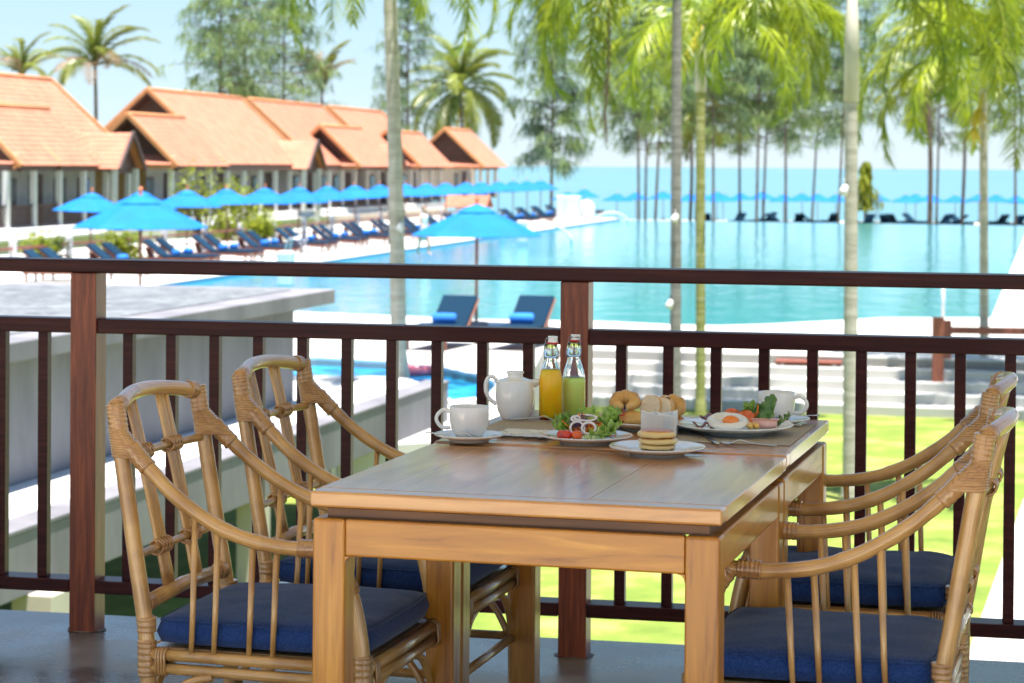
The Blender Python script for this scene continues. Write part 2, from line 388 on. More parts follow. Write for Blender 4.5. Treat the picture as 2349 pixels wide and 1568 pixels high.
# blue tile band under the coping of the long edge
a0 = V2(-21.9,50.8); a1 = V2(-21.9,146)
MB().add([(a0[0]+.012,a0[1],ZD-.03),(a1[0]+.012,a1[1],ZD-.03),(a1[0]+.012,a1[1],ZD-.4),(a0[0]+.012,a0[1],ZD-.4)], [(0,1,2,3)]).build('pool_tile_band', 'pool_tile', kind='structure')
# far overflow rim of the pool
mb = MB(); f0 = pfl; f1 = (pfr.x,139)
mb.prism([f0, f1, (f1[0],f1[1]+.5), (f0[0],f0[1]+.5)], ZL-.5, ZD-.135); mb.build('overflow_rim', 'pool_tile', kind='structure')
# kerb round the kids pool
mb = MB(); kc = [Vector((p[0],p[1])) for p in kid]; cen = sum(kc, Vector((0,0)))/len(kc)
ko = []
for i, p in enumerate(kc):
    t = (kc[(i+1)%len(kc)]-kc[i-1]).normalized(); n = Vector((t.y,-t.x)); n = n if n.dot(p-cen) > 0 else -n
    ko.append(p+n*.35)
n = len(kc); vs = [(p.x,p.y,ZD+.05) for p in kc]+[(p.x,p.y,ZD+.05) for p in ko]+[(p.x,p.y,ZD+.004) for p in ko]+[(p.x,p.y,ZD-.2) for p in kc]
fs = []
for i in range(n):
    j = (i+1)%n; fs += [(i,j,n+j,n+i),(n+i,n+j,2*n+j,2*n+i),(3*n+i,3*n+j,j,i)]
mb.add(vs, fs).build('kids_pool_kerb', 'white_plaster', kind='structure')
# steps from the deck to the lawn
for i in range(5):
    zt = ZL+.17*(i+1) - (.0 if i < 4 else .006)
    MB().prism([(.6,stepline(.6,i)),(14,stepline(14,i)),(14,stepline(14,i+1)+(.3 if i==4 else .02)),(.6,stepline(.6,i+1)+(.3 if i==4 else .02))], ZL-.1, zt).build('stair_step', 'white_deck', kind='structure', bevel=.02)
# pale path across the lawn, right
MB().prism([clip_xy(P(x,y,ZL)) for x,y in ((2349,1150),(2600,1040),(3300,1100),(2900,1568),(2200,1568))], ZL-.1, ZL+.03).build('lawn_path', 'white_deck', kind='structure')

# ---------------------------------------------------------------- grey concrete terrace block beside the balcony
S2 = .236
def W2(o, Z): return (o + S2*Z, Z)
def band(o0, o1, Z0, Z1, z0, z1):
    # rectangle in a frame along the wall; ends square to it
    return MB().prism([W2(o0,Z0), W2(o1,Z0+(o0-o1)*.223), W2(o1,Z1+(o0-o1)*.223), W2(o0,Z1)], z0, z1)
blk = empty('concrete_terrace_block', (W2(-9,20)[0], 20, -2.8), label='grey concrete roof terrace with wide overhanging slab left of the balcony', cat='building')
def under(o, par):
    o.parent = par; o.matrix_parent_inverse = Matrix.Identity(4); o.location = Vector(o.location)-Vector(par.location); return o
under(band(-8.65,-13,6,27.7,-.32,-.15).build('roof_slab', 'grey_concrete', bevel=.012), blk)
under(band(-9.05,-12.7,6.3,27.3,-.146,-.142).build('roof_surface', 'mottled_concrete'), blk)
under(band(-8.98,-9.45,6,27.2,-1.95,-.32).build('wall', 'grey_concrete'), blk)
for Z_ in (9,15,21,26.5): under(band(-12.3,-12.6,Z_,Z_+.3,-2.8,-.32).build('column', 'beige_plaster'), blk)
lw = empty('concrete_channel', (W2(-8,20)[0], 20, -2.8), label='long grey concrete channel wall with pale top running over the lawn', cat='wall')
under(band(-7.81,-8.97,5,29.7,-1.95,-1.46).build('beam', 'grey_concrete', bevel=.01), lw)
under(band(-7.80,-8.12,5,29.7,-1.459,-1.425).build('coping', 'grey_concrete', bevel=.006), lw)
under(band(-8.15,-8.965,5,29.6,-1.456,-1.44).build('channel_bed', 'white_plaster'), lw)
for px, Z, wd in ((580,22.6,.18),(96,17.6,.34)):
    X = (px-1174)*Z/F
    under(MB().box((X,Z+.2,-2.38),(wd,.5,.86),rot=Matrix.Rotation(-rad(13.3),3,'Z')).build('column', 'beige_plaster', bevel=.01), lw)

# ---------------------------------------------------------------- villas
A = math.atan(.197)
def course_slope(p0, p1, q1, q0, n, h=.02):
    """roof slope from eave line p0-p1 up to ridge line q0-q1 in overlapping courses"""
    p0,p1,q0,q1 = map(Vector, (p0,p1,q0,q1)); nrm = (p1-p0).cross(q0-p0).normalized()
    if nrm.z < 0: nrm = -nrm
    mb = MB()
    for i in range(n):
        t0, t1 = i/n, (i+1)/n
        a = p0.lerp(q0,t0)+nrm*h; b = p1.lerp(q1,t0)+nrm*h; c = p1.lerp(q1,t1); d = p0.lerp(q0,t1); e = a-nrm*h*(1.0 if i else 2.6); f = b-nrm*h*(1.0 if i else 2.6)
        mb.add([a,b,c,d,e,f], [(0,1,2,3),(4,5,1,0)])
    return mb
def gable(par, s0, s1, tr, zr, half, ze, n=16, closed=True, ends=(True, False)):
    for sg in (1,-1):
        te = tr+sg*half
        course_slope((te,s0,ze),(te,s1,ze),(tr,s1,zr),(tr,s0,zr),n).build('roof', 'terracotta', par)
    MB().tube([(tr,s0-.05,zr+.04),(tr,s1+.05,zr+.04)], .11, 6).build('ridge', 'verge_tile', par)
    for e, s in zip(ends, (s0, s1)):
        if not e: continue
        sg = -1 if s == s0 else 1
        for k in (1,-1):
            m = MB(); a = Vector((tr+k*half*1.02, s, ze-.06)); b = Vector((tr, s, zr)); d = (b-a); L = d.length
            ang = math.atan2(d.z, d.x)
            R_ = Matrix.Rotation(-ang, 3, 'Y')
            m.box((a+b)/2+Vector((0,sg*.05,.02)), (L, .16, .24), rot=R_)
            m.build('verge', 'verge_tile', par, bevel=.03)
            m = MB(); m.box((a+b)/2+Vector((0,sg*.02,-.2)), (L, .07, .18), rot=R_); m.build('barge_board', 'dark_timber', par)
        if closed:
            q = s - sg*.55
            MB().add([(tr-half*.96,q,ze-.1),(tr+half*.96,q,ze-.1),(tr,q,zr-.15)], [(0,1,2) if sg < 0 else (2,1,0)]).build('gable_wall', 'dark_timber', par)
def cross_gable(par, sc, half, zr, ze, t0, t1, n=8):
    for sg in (1,-1):
        se = sc+sg*half
        course_slope((t0,se,ze),(t1,se,ze),(t1,sc,zr),(t0,sc,zr),n).build('porch_roof', 'terracotta', par)
        m = MB(); a = Vector((t1,se,ze-.05)); b = Vector((t1,sc,zr)); d = b-a; L = d.length; R_ = Matrix.Rotation(math.atan2(d.z,d.y),3,'X')
        m.box((a+b)/2+Vector((.04,0,0)), (.12, L, .22), rot=R_); m.build('verge', 'dark_timber', par)
    MB().add([(t1-.4,sc-half*.9,ze),(t1-.4,sc+half*.9,ze),(t1-.4,sc,zr-.1)], [(0,1,2)]).build('gable_wall', 'dark_timber', par)
    for sg in (1,-1): MB().box((t1-.35,sc+sg*(half-.35),(ze+ZT)/2),(.24,.24,ze-ZT)).build('column', 'white_plaster', par)
    MB().box((t1-.55,sc,ze-.12),(.12,half*1.7,.2)).build('beam', 'dark_timber', par)
def villa(label, low, main, porch=None, cols=(0,1), siding=False, base=True, group='orange roofed villas behind the pool deck'):
    par = empty('villa', (0,0,0), -A, label, 'villa', group)
    if main:
        s0, s1 = main; gable(par, s0, s1, -44.15, 5.35, 4.45, 1.3, n=18, ends=(True, True))
    if low:
        s0, s1 = low[:2]; tr, zr, hf = (low[2:] if len(low) > 2 else (-42.1, 3.8, 2.65))
        gable(par, s0, s1, tr, zr, hf, 1.2, n=12, ends=(True, False))
        # pent roof at the foot of the gable
        course_slope((tr-hf,s0-.25,1.25),(tr+hf*.92,s0-.25,1.25),(tr+hf*.92,s0+.5,1.75),(tr-hf,s0+.5,1.75),3).build('pent_roof', 'terracotta', par)
        MB().box((tr,s0-.15,1.12),(hf*1.9,.12,.16)).build('fascia', 'verge_tile', par)
    if porch: cross_gable(par, *porch)
    c0, c1 = cols
    # eave fascia, floor, wall, columns
    MB().box((-39.75,(c0+c1)/2,1.1),(.1,c1-c0,.3)).build('fascia', 'dark_timber', par)
    if base:
        MB().box((-43.9,(c0+c1)/2,(ZT+ZL)/2),(9.0,c1-c0+.8,ZT-ZL)).build('terrace_base', 'white_plaster', par, bevel=.04)
        MB().box((-39.2,(c0+c1)/2,ZT-.42),(.5,c1-c0+1.0,.12)).build('base_ledge', 'white_plaster', par)
    w0 = c0+.9
    MB().box((-44.0,(w0+c1)/2,(1.25+ZT)/2),(4.6,c1-w0,1.25-ZT)).build('wall', 'grey_plaster', par)
    if siding:
        m = MB()
        for k in range(13): m.box((-43.9,w0-.06-.012*(k%2),ZT+.11+.21*k),(4.7,.08,.195))
        m.build('siding', 'brown_siding', par, kind='stuff')
    n = max(2, round((c1-c0)/3.05)); 
    for i in range(n+1):
        s = c0+.15+(c1-c0-.3)*i/n
        MB().box((-39.95,s,(1.2+ZT)/2),(.26,.26,1.2-ZT)).build('column', 'white_plaster', par, bevel=.02)
        if i < n:
            s2 = c0+.15+(c1-c0-.3)*(i+1)/n
            m = MB(); m.box((-39.95,(s+s2)/2,ZT+.95),(.08,s2-s-.26,.07)); m.box((-39.95,(s+s2)/2,ZT+.12),(.06,s2-s-.26,.05))
            for k in range(13): m.box((-39.95,s+.25+(s2-s-.5)*k/12,ZT+.52),(.03,.085,.8))
            m.build('balustrade', 'dark_timber', par, kind='stuff')
            kind = i % 3
            if kind == 1:
                d = MB().box((-41.66,(s+s2)/2,ZT+1.15),(.07,1.5,2.25)).build('door', 'dark_timber', par)
                MB().box((-41.61,(s+s2)/2,ZT+1.15),(.05,.04,2.2)).build('door_stile', 'mahogany', d)
            else:
                wd = MB().box((-41.66,(s+s2)/2,ZT+1.45),(.06,1.3,1.3)).build('window', 'dark_timber', par)
                MB().box((-41.62,(s+s2)/2,ZT+1.45),(.03,1.1,1.1)).build('pane', 'window_glass', wd)
    return par
noisy('window_glass', [(.3,(.08,.09,.10)),(.7,(.14,.15,.16))], scale=1, rough=.08)
villa('villa nearest the left edge of the picture, its big orange roof cut by the frame', (92.2,101.6), (97,106.8), (103.6,1.75,2.75,1.05,-43,-38.7), (86,106.5))
villa('second orange roofed villa with small attic opening and long low porch roof', (112,120.6), (120.5,137), (135.2,1.95,2.75,1.05,-43,-38.7), (112.4,136.8), siding=True)
villa('third villa, partly behind the porch roof of the long one', (144.6,154.8,-41.2,3.8,2.7), (138.5,155.2), (156.4,1.8,2.7,1.05,-43,-38.8), (139,155))
villa('fourth villa with its low gable just behind the leaning palm trunk', (163.5,174.5,-41.6,3.75,2.6), (156.9,171.7), None, (158,174))
villa('small open pavilion at the seaward end of the row of villas', (185.3,195.6,-42.2,4.3,3.3), None, None, (185.8,195.4), base=False)

# kiosk with small tiled roof beyond the deck
kx = P(1082, 470, ZD+1.2); kx = Vector(((1075-1174)*128/F, 128, ZD))
kk = empty('garden_kiosk', kx, -A, 'small white kiosk with a tiny orange tiled gable roof beyond the centre umbrella', 'kiosk')
for sg in (1,-1): course_slope((-1.2,sg*.9,1.0),(1.2,sg*.9,1.0),(1.2,0,1.6),(-1.2,0,1.6),5,.03).build('roof', 'terracotta', kk)
MB().box((0,0,.5),(1.3,1.0,1.0)).build('body', 'white_plaster', kk, bevel=.03); MB().box((1.0,-.6,.5),(.15,.15,1.0)).build('post', 'red_timber', kk)

# ---------------------------------------------------------------- umbrellas
def make_umbrella():
    r = empty('parasol', (0,0,0), .2, 'x', 'umbrella')
    m = MB(); n = 8; rings = [(0,2.50),(.10,2.47),(.36,2.36),(.36,2.33)]
    def ring(rr, z, sag=0): return [((rr*(1 if k%2==0 else math.cos(math.pi/n)*(1-sag)))*math.cos(math.pi*k/n), (rr*(1 if k%2==0 else math.cos(math.pi/n)*(1-sag)))*math.sin(math.pi*k/n), z) for k in range(2*n)]
    prof = [(.30,2.36,0),(.65,2.20,.02),(1.0,2.04,.04),(1.35,1.86,.07)]
    vs = []
    for q in prof: vs += ring(*q)
    fs = []
    for i in range(3):
        for k in range(16): fs.append((i*16+k, i*16+(k+1)%16, (i+1)*16+(k+1)%16, (i+1)*16+k))
    m.add(vs, fs); m.add([(v[0],v[1],v[2]-.012) for v in vs], [f[::-1] for f in fs])
    m.build('canopy', 'canopy', r)
    m = MB(); vs = ring(.02,2.50)+ring(.20,2.44)+ring(.42,2.335,.05); m.add(vs, [(i*16+k, i*16+(k+1)%16, (i+1)*16+(k+1)%16, (i+1)*16+k) for i in range(2) for k in range(16)])
    m.build('vent', 'canopy', r)
    MB().tube([(0,0,0),(0,0,2.5)], .032, 8).build('pole', 'lounger_wood', r)
    MB().lathe([(0,2.66),(.03,2.655),(.045,2.61),(.028,2.56),(.04,2.53),(.035,2.48)], 8).build('finial', 'finial', r)
    rb = MB()
    for k in range(8):
        a = math.pi*2*k/8; rb.tube([(.05*math.cos(a),.05*math.sin(a),2.42),(1.33*math.cos(a),1.33*math.sin(a),1.85)], .012, 4)
        rb.tube([(.05*math.cos(a),.05*math.sin(a),1.9),(.66*math.cos(a),.66*math.sin(a),2.15)], .01, 4)
    rb.build('ribs', 'lounger_wood', r, kind='stuff')
    MB().prism([(.25*math.cos(k*math.pi/4),.25*math.sin(k*math.pi/4)) for k in range(8)], 0, .1).build('base', 'grey_concrete', r, bevel=.02)
    return r
umb0 = make_umbrella()
def place_umb(first, X, Y, z, sc, label, group=None, rz=None):
    o = umb0 if first else copy_tree(umb0)
    o.location = (X,Y,z); o.scale = (sc,sc,sc); o['label'] = label; o.rotation_euler = (0,0,RN.random()*.8 if rz is None else rz)
    if group: o['group'] = group
    elif 'group' in o and not first: del o['group']
    if group: o.rotation_euler = (RN.uniform(-.035,.035), RN.uniform(-.035,.035), o.rotation_euler.z)
    return o
z_ = 46.6
place_umb(True, (1094-1174)*47.2/F, 47.2, ZD, 1.0, 'large blue parasol on a wooden pole between two dark sun loungers', rz=.1)
place_umb(False, (322-1174)*45.9/F, 45.9, ZD+.13, 1.01, 'large blue parasol nearest the villas, in front of the left parasol row', rz=.3)
ORD = ['first','second','third','fourth','fifth','sixth','seventh','eighth','ninth','tenth','eleventh','twelfth','thirteenth','fourteenth','fifteenth','sixteenth','seventeenth','eighteenth','nineteenth','twentieth','twenty-first','twenty-second','twenty-third']
ROW = 'blue parasols in a row behind the left loungers'
RP = [207,318,429,517,602,675,744,806,874,932,973,1019,1063,1107,1152,1182,1212,1241]
for i, px in enumerate(RP):
    Z = 74 + 4.6*i; X = -28.1+.197*Z
    nm = {0:'leftmost blue parasol of the long row', 17:'last blue parasol of the long left row, by the sea'}.get(i, ORD[i]+' blue parasol from the left in the long row before the villas')
    o = place_umb(False, X, Z, ZD, .93, nm, ROW)
for px, Z, s in ((1302,150,.8),(1340,156,.85)):
    place_umb(False, (px-1174)*Z/F, Z, ZD-.4, s, ['pale blue parasol','blue parasol with flat top'][px>1310]+' beside the white box at the pool end')
FARP = [1414,1459,1521,1583,1605,1644,1659,1700,1748,1798,1840,1876,1918,1965,2012,2077,2100,2133,2191,2245,2285,2330,2375]
for i, px in enumerate(FARP):
    Z = 194+(i*37%11)*1.0; place_umb(False, (px-1174)*Z/F, Z, ZB+(i%3)*.06, 1.0, ORD[i]+' small blue parasol from the left in the distant beach row beyond the pool', 'blue parasols on the beach beyond the pool')

# ---------------------------------------------------------------- sun loungers
def make_lounger():
    r = empty('sun_lounger', (0,0,0), 0, 'x', 'sun lounger')
    m = MB(); m.box((0.05,.33,.27),(1.95,.04,.09)); m.box((0.05,-.33,.27),(1.95,.04,.09)); m.box((1.0,0,.27),(.04,.62,.09)); m.box((-.9,0,.27),(.04,.62,.09))
    m.box((.35,0,.30),(1.3,.6,.02)); m.build('frame', 'lounger_wood', r)
    for x in (-.82,.92):
        for y in (-.32,.32): MB().box((x,y,.115),(.06,.05,.23)).build('leg', 'lounger_wood', r)
    MB().box((.36,0,.355),(1.32,.62,.08)).build('seat_cushion', 'lounger_fabric', r, bevel=.025)
    R_ = Matrix.Rotation(rad(38), 3, 'Y')
    MB().box((-.62,0,.62),(.82,.62,.07), rot=R_).build('back_cushion', 'lounger_fabric', r, bevel=.025)
    MB().box((-.63,0,.572),(.84,.66,.025), rot=R_).build('back_frame', 'lounger_wood', r)
    MB().box((-.80,0,.44),(.03,.5,.42), rot=Matrix.Rotation(rad(-20),3,'Y')).build('prop', 'lounger_wood', r)
    return r
lou0 = make_lounger()
def roll(name, loc, rz, label, group=None, sc=1):
    m = MB(); prof = [(0,-.22),(.05,-.225),(.085,-.215),(.10,-.19),(.102,0),(.10,.19),(.085,.215),(.05,.225),(0,.22)]
    m.lathe([(r*(1+.03*math.sin(i*5)), z) for i,(r,z) in enumerate(prof)], 14, M=Matrix.Rotation(rad(90),4,'X'))
    o = m.build(name, 'towel', None, loc=loc, rot=(0,0,rz)); o.scale = (sc,sc,sc)
    return tag(o, label, 'towel', group)
def lplace(first, X, Y, z, rz, label, group=None):
    o = lou0 if first else copy_tree(lou0); o.location = (X,Y,z); o.rotation_euler = (0,0,rz); o['label'] = label
    if group: o['group'] = group
    return o
for k, (px, first, lb) in enumerate(((1030,True,'dark blue sun lounger facing the balcony, left of the parasol pole'),(1208,False,'dark blue sun lounger with reddish frame, right of the parasol pole'))):
    b = P(px, 752, ZD+.33); rz = math.atan2(-.93,-.30); d = Vector((math.cos(rz), math.sin(rz), 0)); n_ = Vector((-d.y,d.x,0))
    c = b + d*.30; o = lplace(first, c.x, c.y, ZD, rz, lb); o.scale = (1.0,1.10,1.0)
    q = b - d*.02 - n_*.10
    roll('rolled_towel', (q.x, q.y, ZD+.49), rz+.15, 'rolled bright blue towel on the %s of the two near loungers' % ('left','right')[k], sc=1.0)
tme = None
LG = 'dark blue loungers in pairs along the left pool edge'
for i in range(20):
    for h in (0,1):
        Z = 63.4+4.6*i + h*1.15; X = -24.9+.197*Z
        if Z > 152: break
        nm = ('left','right')[h]+' lounger of the '+ORD[i]+' pair from the near end, left pool edge'
        o = lplace(False, X, Z, ZD, -A+(RN.random()-.5)*.08, nm, LG)
        if (i*2+h) % 7 != 3:
            q = Vector((X,Z,0))+Vector((math.cos(-A),math.sin(-A),0))*.05
            t = roll('rolled_towel', (q.x, q.y, ZD+.49), -A+.3*(RN.random()-.5), 'rolled blue towel on the '+('left','right')[h]+' lounger of the '+ORD[i]+' pair along the left pool edge', 'rolled towels on the left loungers')
# dark low loungers on the beach
for i, px in enumerate((1622,1690,1730,1752,1790,1832,1868,1905,1985,2033,2052,2100,2160,2188,2205,2290,2330)):
    Z = 178+(i%4)*1.5; m = MB()
    zz = ZD - .12 - (Z-145)*.0235 + .02
    m.box((0,0,.2),(1.9,.65,.12)); m.box((-.62,0,.42),(.8,.65,.09), rot=Matrix.Rotation(rad(30),3,'Y'))
    for x in (-.8,.8):
        for y in (-.28,.28): m.box((x,y,.08),(.07,.06,.2))
    for y in (-.3,.3): m.box((0,y,.1),(1.9,.05,.1))
    o = m.build('beach_lounger', 'lounger_fabric', None, loc=((px-1174)*Z/F, Z, ZB+.25), rot=(0,0,RN.random()*6)); o.scale = (1.1,1.1,1.5)
    tag(o, ORD[i]+' dark low lounger from the left, far away on the beach beyond the pool', 'sun lounger', 'dark loungers on the beach beyond the pool')

# ---------------------------------------------------------------- low fence behind the left loungers
fe = empty('deck_fence', (0,0,0), -A, 'low fence of white posts and brown handrail behind the left parasol row', 'fence')
sp = [1.0192*Z+.1933*-29.3 for Z in [66.5+4.45*i for i in range(18)]]; tf = -29.3*.9811
for i, s in enumerate(sp):
    MB().box((tf,s,ZD+.44),(.2,.2,.88)).build('post', 'white_plaster', fe, bevel=.03)
    if i+1 < len(sp):
        MB().box((tf,(s+sp[i+1])/2,ZD+.62),(.09,sp[i+1]-s-.2,.08)).build('handrail', 'red_timber', fe)
        MB().box((tf,(s+sp[i+1])/2,ZD+.25),(.05,sp[i+1]-s-.2,.05)).build('rail', 'red_timber', fe)
# brown timber gate posts at the lawn steps, right
tf_ = empty('timber_fence', (P(2150,945,ZL)).to_tuple(), 0, 'reddish brown timber fence with two horizontal rails on the lawn steps', 'fence')
b = P(2150,945,ZL)
def prel(px, py, Y): v = PY(px,py,Y); return v-b
t_ = prel(2150,728,b.y); MB().box((0,0,t_.z/2),(.19,.12,t_.z)).build('post', 'red_timber', tf_, bevel=.01)
t2 = prel(2166,890,b.y+.7); t3 = prel(2166,735,b.y+.7); MB().box((t2.x+.03,.7,(t2.z+t3.z)/2),(.16,.12,t3.z-t2.z)).build('post', 'red_timber', tf_, bevel=.01)
for y0, y1 in ((750,766),(837,849)):
    a0_ = prel(2178,y0,b.y+.7); a1_ = prel(2178,y1,b.y+.7)
    MB().box((a0_.x+2.2,.7-.25,(a0_.z+a1_.z)/2),(4.4,.07,a0_.z-a1_.z), rot=Matrix.Rotation(-.11,3,'Z')).build('rail', 'red_timber', tf_)
# low red bench plank on the steps
c = P(1855,850,ZL+.6); bn = empty('low_bench', (c.x,c.y,ZL+.51), -.2, 'faded red plank bench low on the pale steps', 'bench')
MB().box((0,0,.24),(1.15,.30,.05)).build('seat', 'red_timber', bn, bevel=.01)
for x in (-.45,.45): MB().box((x,0,.11),(.06,.22,.22)).build('leg', 'white_plaster', bn)
# rope post by the pool
c = P(2163,735,ZD); MB().tube([(0,0,0),(0,0,.9)], .035, 8).build('deck_post', 'white_plaster', loc=c); tag(bpy.data.objects['deck_post'], 'thin white post on the pool edge behind the brown timber fence', 'post')
# white things at the seaward end of the pool deck
def wbox(name, px, Z, w_, d_, h, label, cat, z=ZD, mat='white_plaster'):
    m = MB(); m.box((0,0,h/2),(w_,d_,h)); o = m.build(name, mat, loc=((px-1174)*Z/F, Z, z), rot=(0,0,-A), bevel=.06); return tag(o, label, cat)
wbox('towel_cabinet', 1307, 137, 1.2, .9, 1.5, 'white square cabinet on the deck at the far pool corner', 'cabinet')
wbox('deck_pillar', 1287, 131, .5, .5, 1.6, 'slim white pillar left of the white cabinet by the pool', 'pillar')
wbox('pool_pillar', 656, 62, .42, .42, .95, 'short white pillar at the pool edge in front of the left loungers', 'pillar')
wbox('pool_pillar', 1198, 98, .42, .42, .95, 'short white pillar at the pool edge right of the centre parasol', 'pillar')
o = MB().lathe([(0,1.25),(.25,1.2),(.45,1.0),(.52,.7),(.5,0)], 16).build('white_jar', 'white_plaster', loc=((1345-1174)*138/F,138,ZD)); tag(o, 'rounded white jar on the deck right of the white cabinet', 'jar')
noisy('water_spray', [(.3,(.8,.85,.88)),(.7,(.9,.93,.95))], scale=6, rough=.3, trans=.3)
for px, Z, r_, lb in ((1402,138,.62,'thin arc of water spouting beside the white jar'),(1232,100,.95,'low arc of water falling into the pool by the deck corner')):
    pts = [(r_*1.6*math.cos(t), 0, r_*math.sin(t)) for t in [math.pi*k/10 for k in range(11)]]
    o = MB().tube(pts, .05, 6).build('water_spout', 'water_spray', loc=((px-1174)*Z/F,Z,ZD-.1)); tag(o, lb, 'fountain')
# metal pool ladder
lad = empty('pool_ladder', V2(-21.9,76)+(ZD,), -A, 'curved steel pool ladder at the left pool edge', 'ladder')
for y in (-.25,.25): MB().tube(bez([(-.5,y,0),(-.4,y,.75),(-.1,y,.85),(.15,y,.5),(.2,y,-.3)],6), .03, 8).build('handrail', 'steel', lad)
# pink and orange swim ring in the kids pool
c = P(958,857,ZD-.08); o = MB().tube([(.28*math.cos(k*math.pi/8),.28*math.sin(k*math.pi/8),0) for k in range(16)], .09, 8, close=True).build('swim_ring', 'swim_pink', loc=c) if False else None
simple('swim_pink', (.75,.16,.20), rough=.35)
for dx, lb in ((0,'pink inflatable ring floating in the small curved pool'),(.42,'smaller pink inflatable ring floating right of the other one')):
    o = MB().tube([((.24-.15*dx)*math.cos(k*math.pi/8),(.24-.15*dx)*math.sin(k*math.pi/8),0) for k in range(16)], .085-.05*dx, 8, close=True).build('swim_ring', 'swim_pink', loc=(c.x+dx,c.y+.2*dx,c.z+.05)); tag(o, lb, 'swim ring')

# ---------------------------------------------------------------- trees
def frond(L, nl, ll, lw, e0, e1, seed, rach=.03, droop=.8, plum=.25, fold=.3):
    """palm leaf: returns MB; stem starts at the origin towards +x"""
    R_ = random.Random(seed); mb = MB(); pts = []; p = Vector((0,0,0)); N_ = 14; side_b = R_.uniform(-.25,.25)
    for i in range(N_+1):
        t = i/N_; e = e0+(e1-e0)*(t**1.15); pts.append(p.copy()); p = p+Vector((math.cos(e)*math.cos(side_b*t), math.sin(side_b*t)*math.cos(e), math.sin(e)))*(L/N_)
    mb.tube(pts, [rach*(1-.85*i/N_)+.004 for i in range(N_+1)], 5)
    vs = []; fs = []
    for i in range(nl):
        t = .16+.84*(i+.5)/nl; k = t*N_; a = int(min(k,N_-1)); q = pts[a].lerp(pts[a+1], k-a); tg = (pts[a+1]-pts[a]).normalized()
        sd = tg.cross(Vector((0,0,1))); sd = sd.normalized() if sd.length > .05 else Vector((0,1,0)); up = sd.cross(tg)
        prof = math.sin(math.pi*min(1,(t-.05)*.93))**.55*(1 if t < .8 else 1.0-.5*(t-.8)/.2)
        for sg in (1,-1):
            l = ll*prof*R_.uniform(.8,1.1); ang = R_.uniform(-plum, plum)*math.pi
            d = (sd*sg*(1-fold)+tg*R_.uniform(.45,.75)+up*(fold+math.sin(ang)*.5)).normalized()
            w0 = lw*R_.uniform(.8,1.15); c0 = q; prev = None
            o = len(vs); segs = 3; dd = d.copy()
            wv = tg.cross(dd); wv = (tg*.9+wv*.5).normalized()
            for s in range(segs+1):
                ww = w0*(.6,1,.75,.05)[s]
                vs.append(c0-wv*ww/2); vs.append(c0+wv*ww/2)
                dd = (dd+Vector((0,0,-1))*droop*R_.uniform(.35,.6)).normalized(); c0 = c0+dd*l/segs
            for s in range(segs): fs.append((o+2*s,o+2*s+1,o+2*s+3,o+2*s+2))
    mb.add(vs, fs); return mb
def frond_set(key, mat, n, **k):
    out = []
    for i in range(n):
        a = dict(k); a['seed'] = hash(key)%97+i if False else len(key)*7+i
        a['e1'] = k['e1']+rad(RN.uniform(-12,12)); out.append(frond(**a).mesh('frond_'+key+str(i), mat))
    return out
FN = frond_set('near', 'palm_leaf', 4, L=3.0, nl=74, ll=.62, lw=.036, e0=rad(48), e1=rad(-95), rach=.028, droop=.75, plum=.35)
FC = frond_set('coco', 'coconut_leaf', 4, L=4.4, nl=54, ll=1.05, lw=.085, e0=rad(20), e1=rad(-75), rach=.05, droop=.65, plum=.1)
FD = frond_set('dead', 'dead_leaf', 2, L=3.8, nl=36, ll=.75, lw=.07, e0=rad(50), e1=rad(-30), rach=.05, droop=.5, plum=.2)
def trunk_mb(base, top, r0, r1, bow=.0, ringf=9, n=12, lumps=.03, seed=1):
    R_ = random.Random(seed); base = Vector(base); top = Vector(top); mb = MB(); pts = []; rs = []; m = 72; d = top-base
    for i in range(m+1):
        t = i/m; q = base+d*t+Vector((math.sin(t*math.pi)*bow, 0, 0)); pts.append(q)
        rs.append((r0+(r1-r0)*t)*(1+lumps*(1 if i%3==0 else -.5)+R_.uniform(-lumps,lumps)*.6)*(1+.35*max(0,1-t*14)))
    mb.tube(pts, rs, n); return mb, pts
def palm(name, base, top, r0, r1, bark, fronds, nf, label, cat='palm tree', group=None, fs=1.0, bow=0, elev=None, seed=1, shaft=None, dead=0, az=None, extra=None):
    R_ = random.Random(seed); base = Vector(base); top = Vector(top)
    root = empty(name, base, 0, label, cat, group)
    mb, pts = trunk_mb((0,0,0), top-base, r0, r1, bow, seed=seed); mb.build('trunk', bark, root)
    tp = top-base
    if shaft:
        L = shaft[0]; MB().tube([tp-Vector((0,0,.05)), tp+Vector((0,0,L*.5)), tp+Vector((0,0,L))], [r1*1.25,r1*1.15,r1*.7], 12).build('crownshaft', shaft[1], root); tp = tp+Vector((0,0,L*.92))
    for i in range(nf):
        a = (2.399963*i + R_.uniform(-.25,.25)) if az is None else az[i % len(az)]+R_.uniform(-.12,.12)
        lv = i/nf; tilt = elev[0]+(elev[1]-elev[0])*lv if elev else rad(35-75*lv)
        me = FD[i%2] if (i >= nf-dead) else fronds[i % len(fronds)]
        o = inst('frond', me, root, tp, (0,0,0), fs*R_.uniform(.88,1.1))
        o.rotation_euler = (R_.uniform(-.25,.25), -tilt, a)
    return root
NG = None
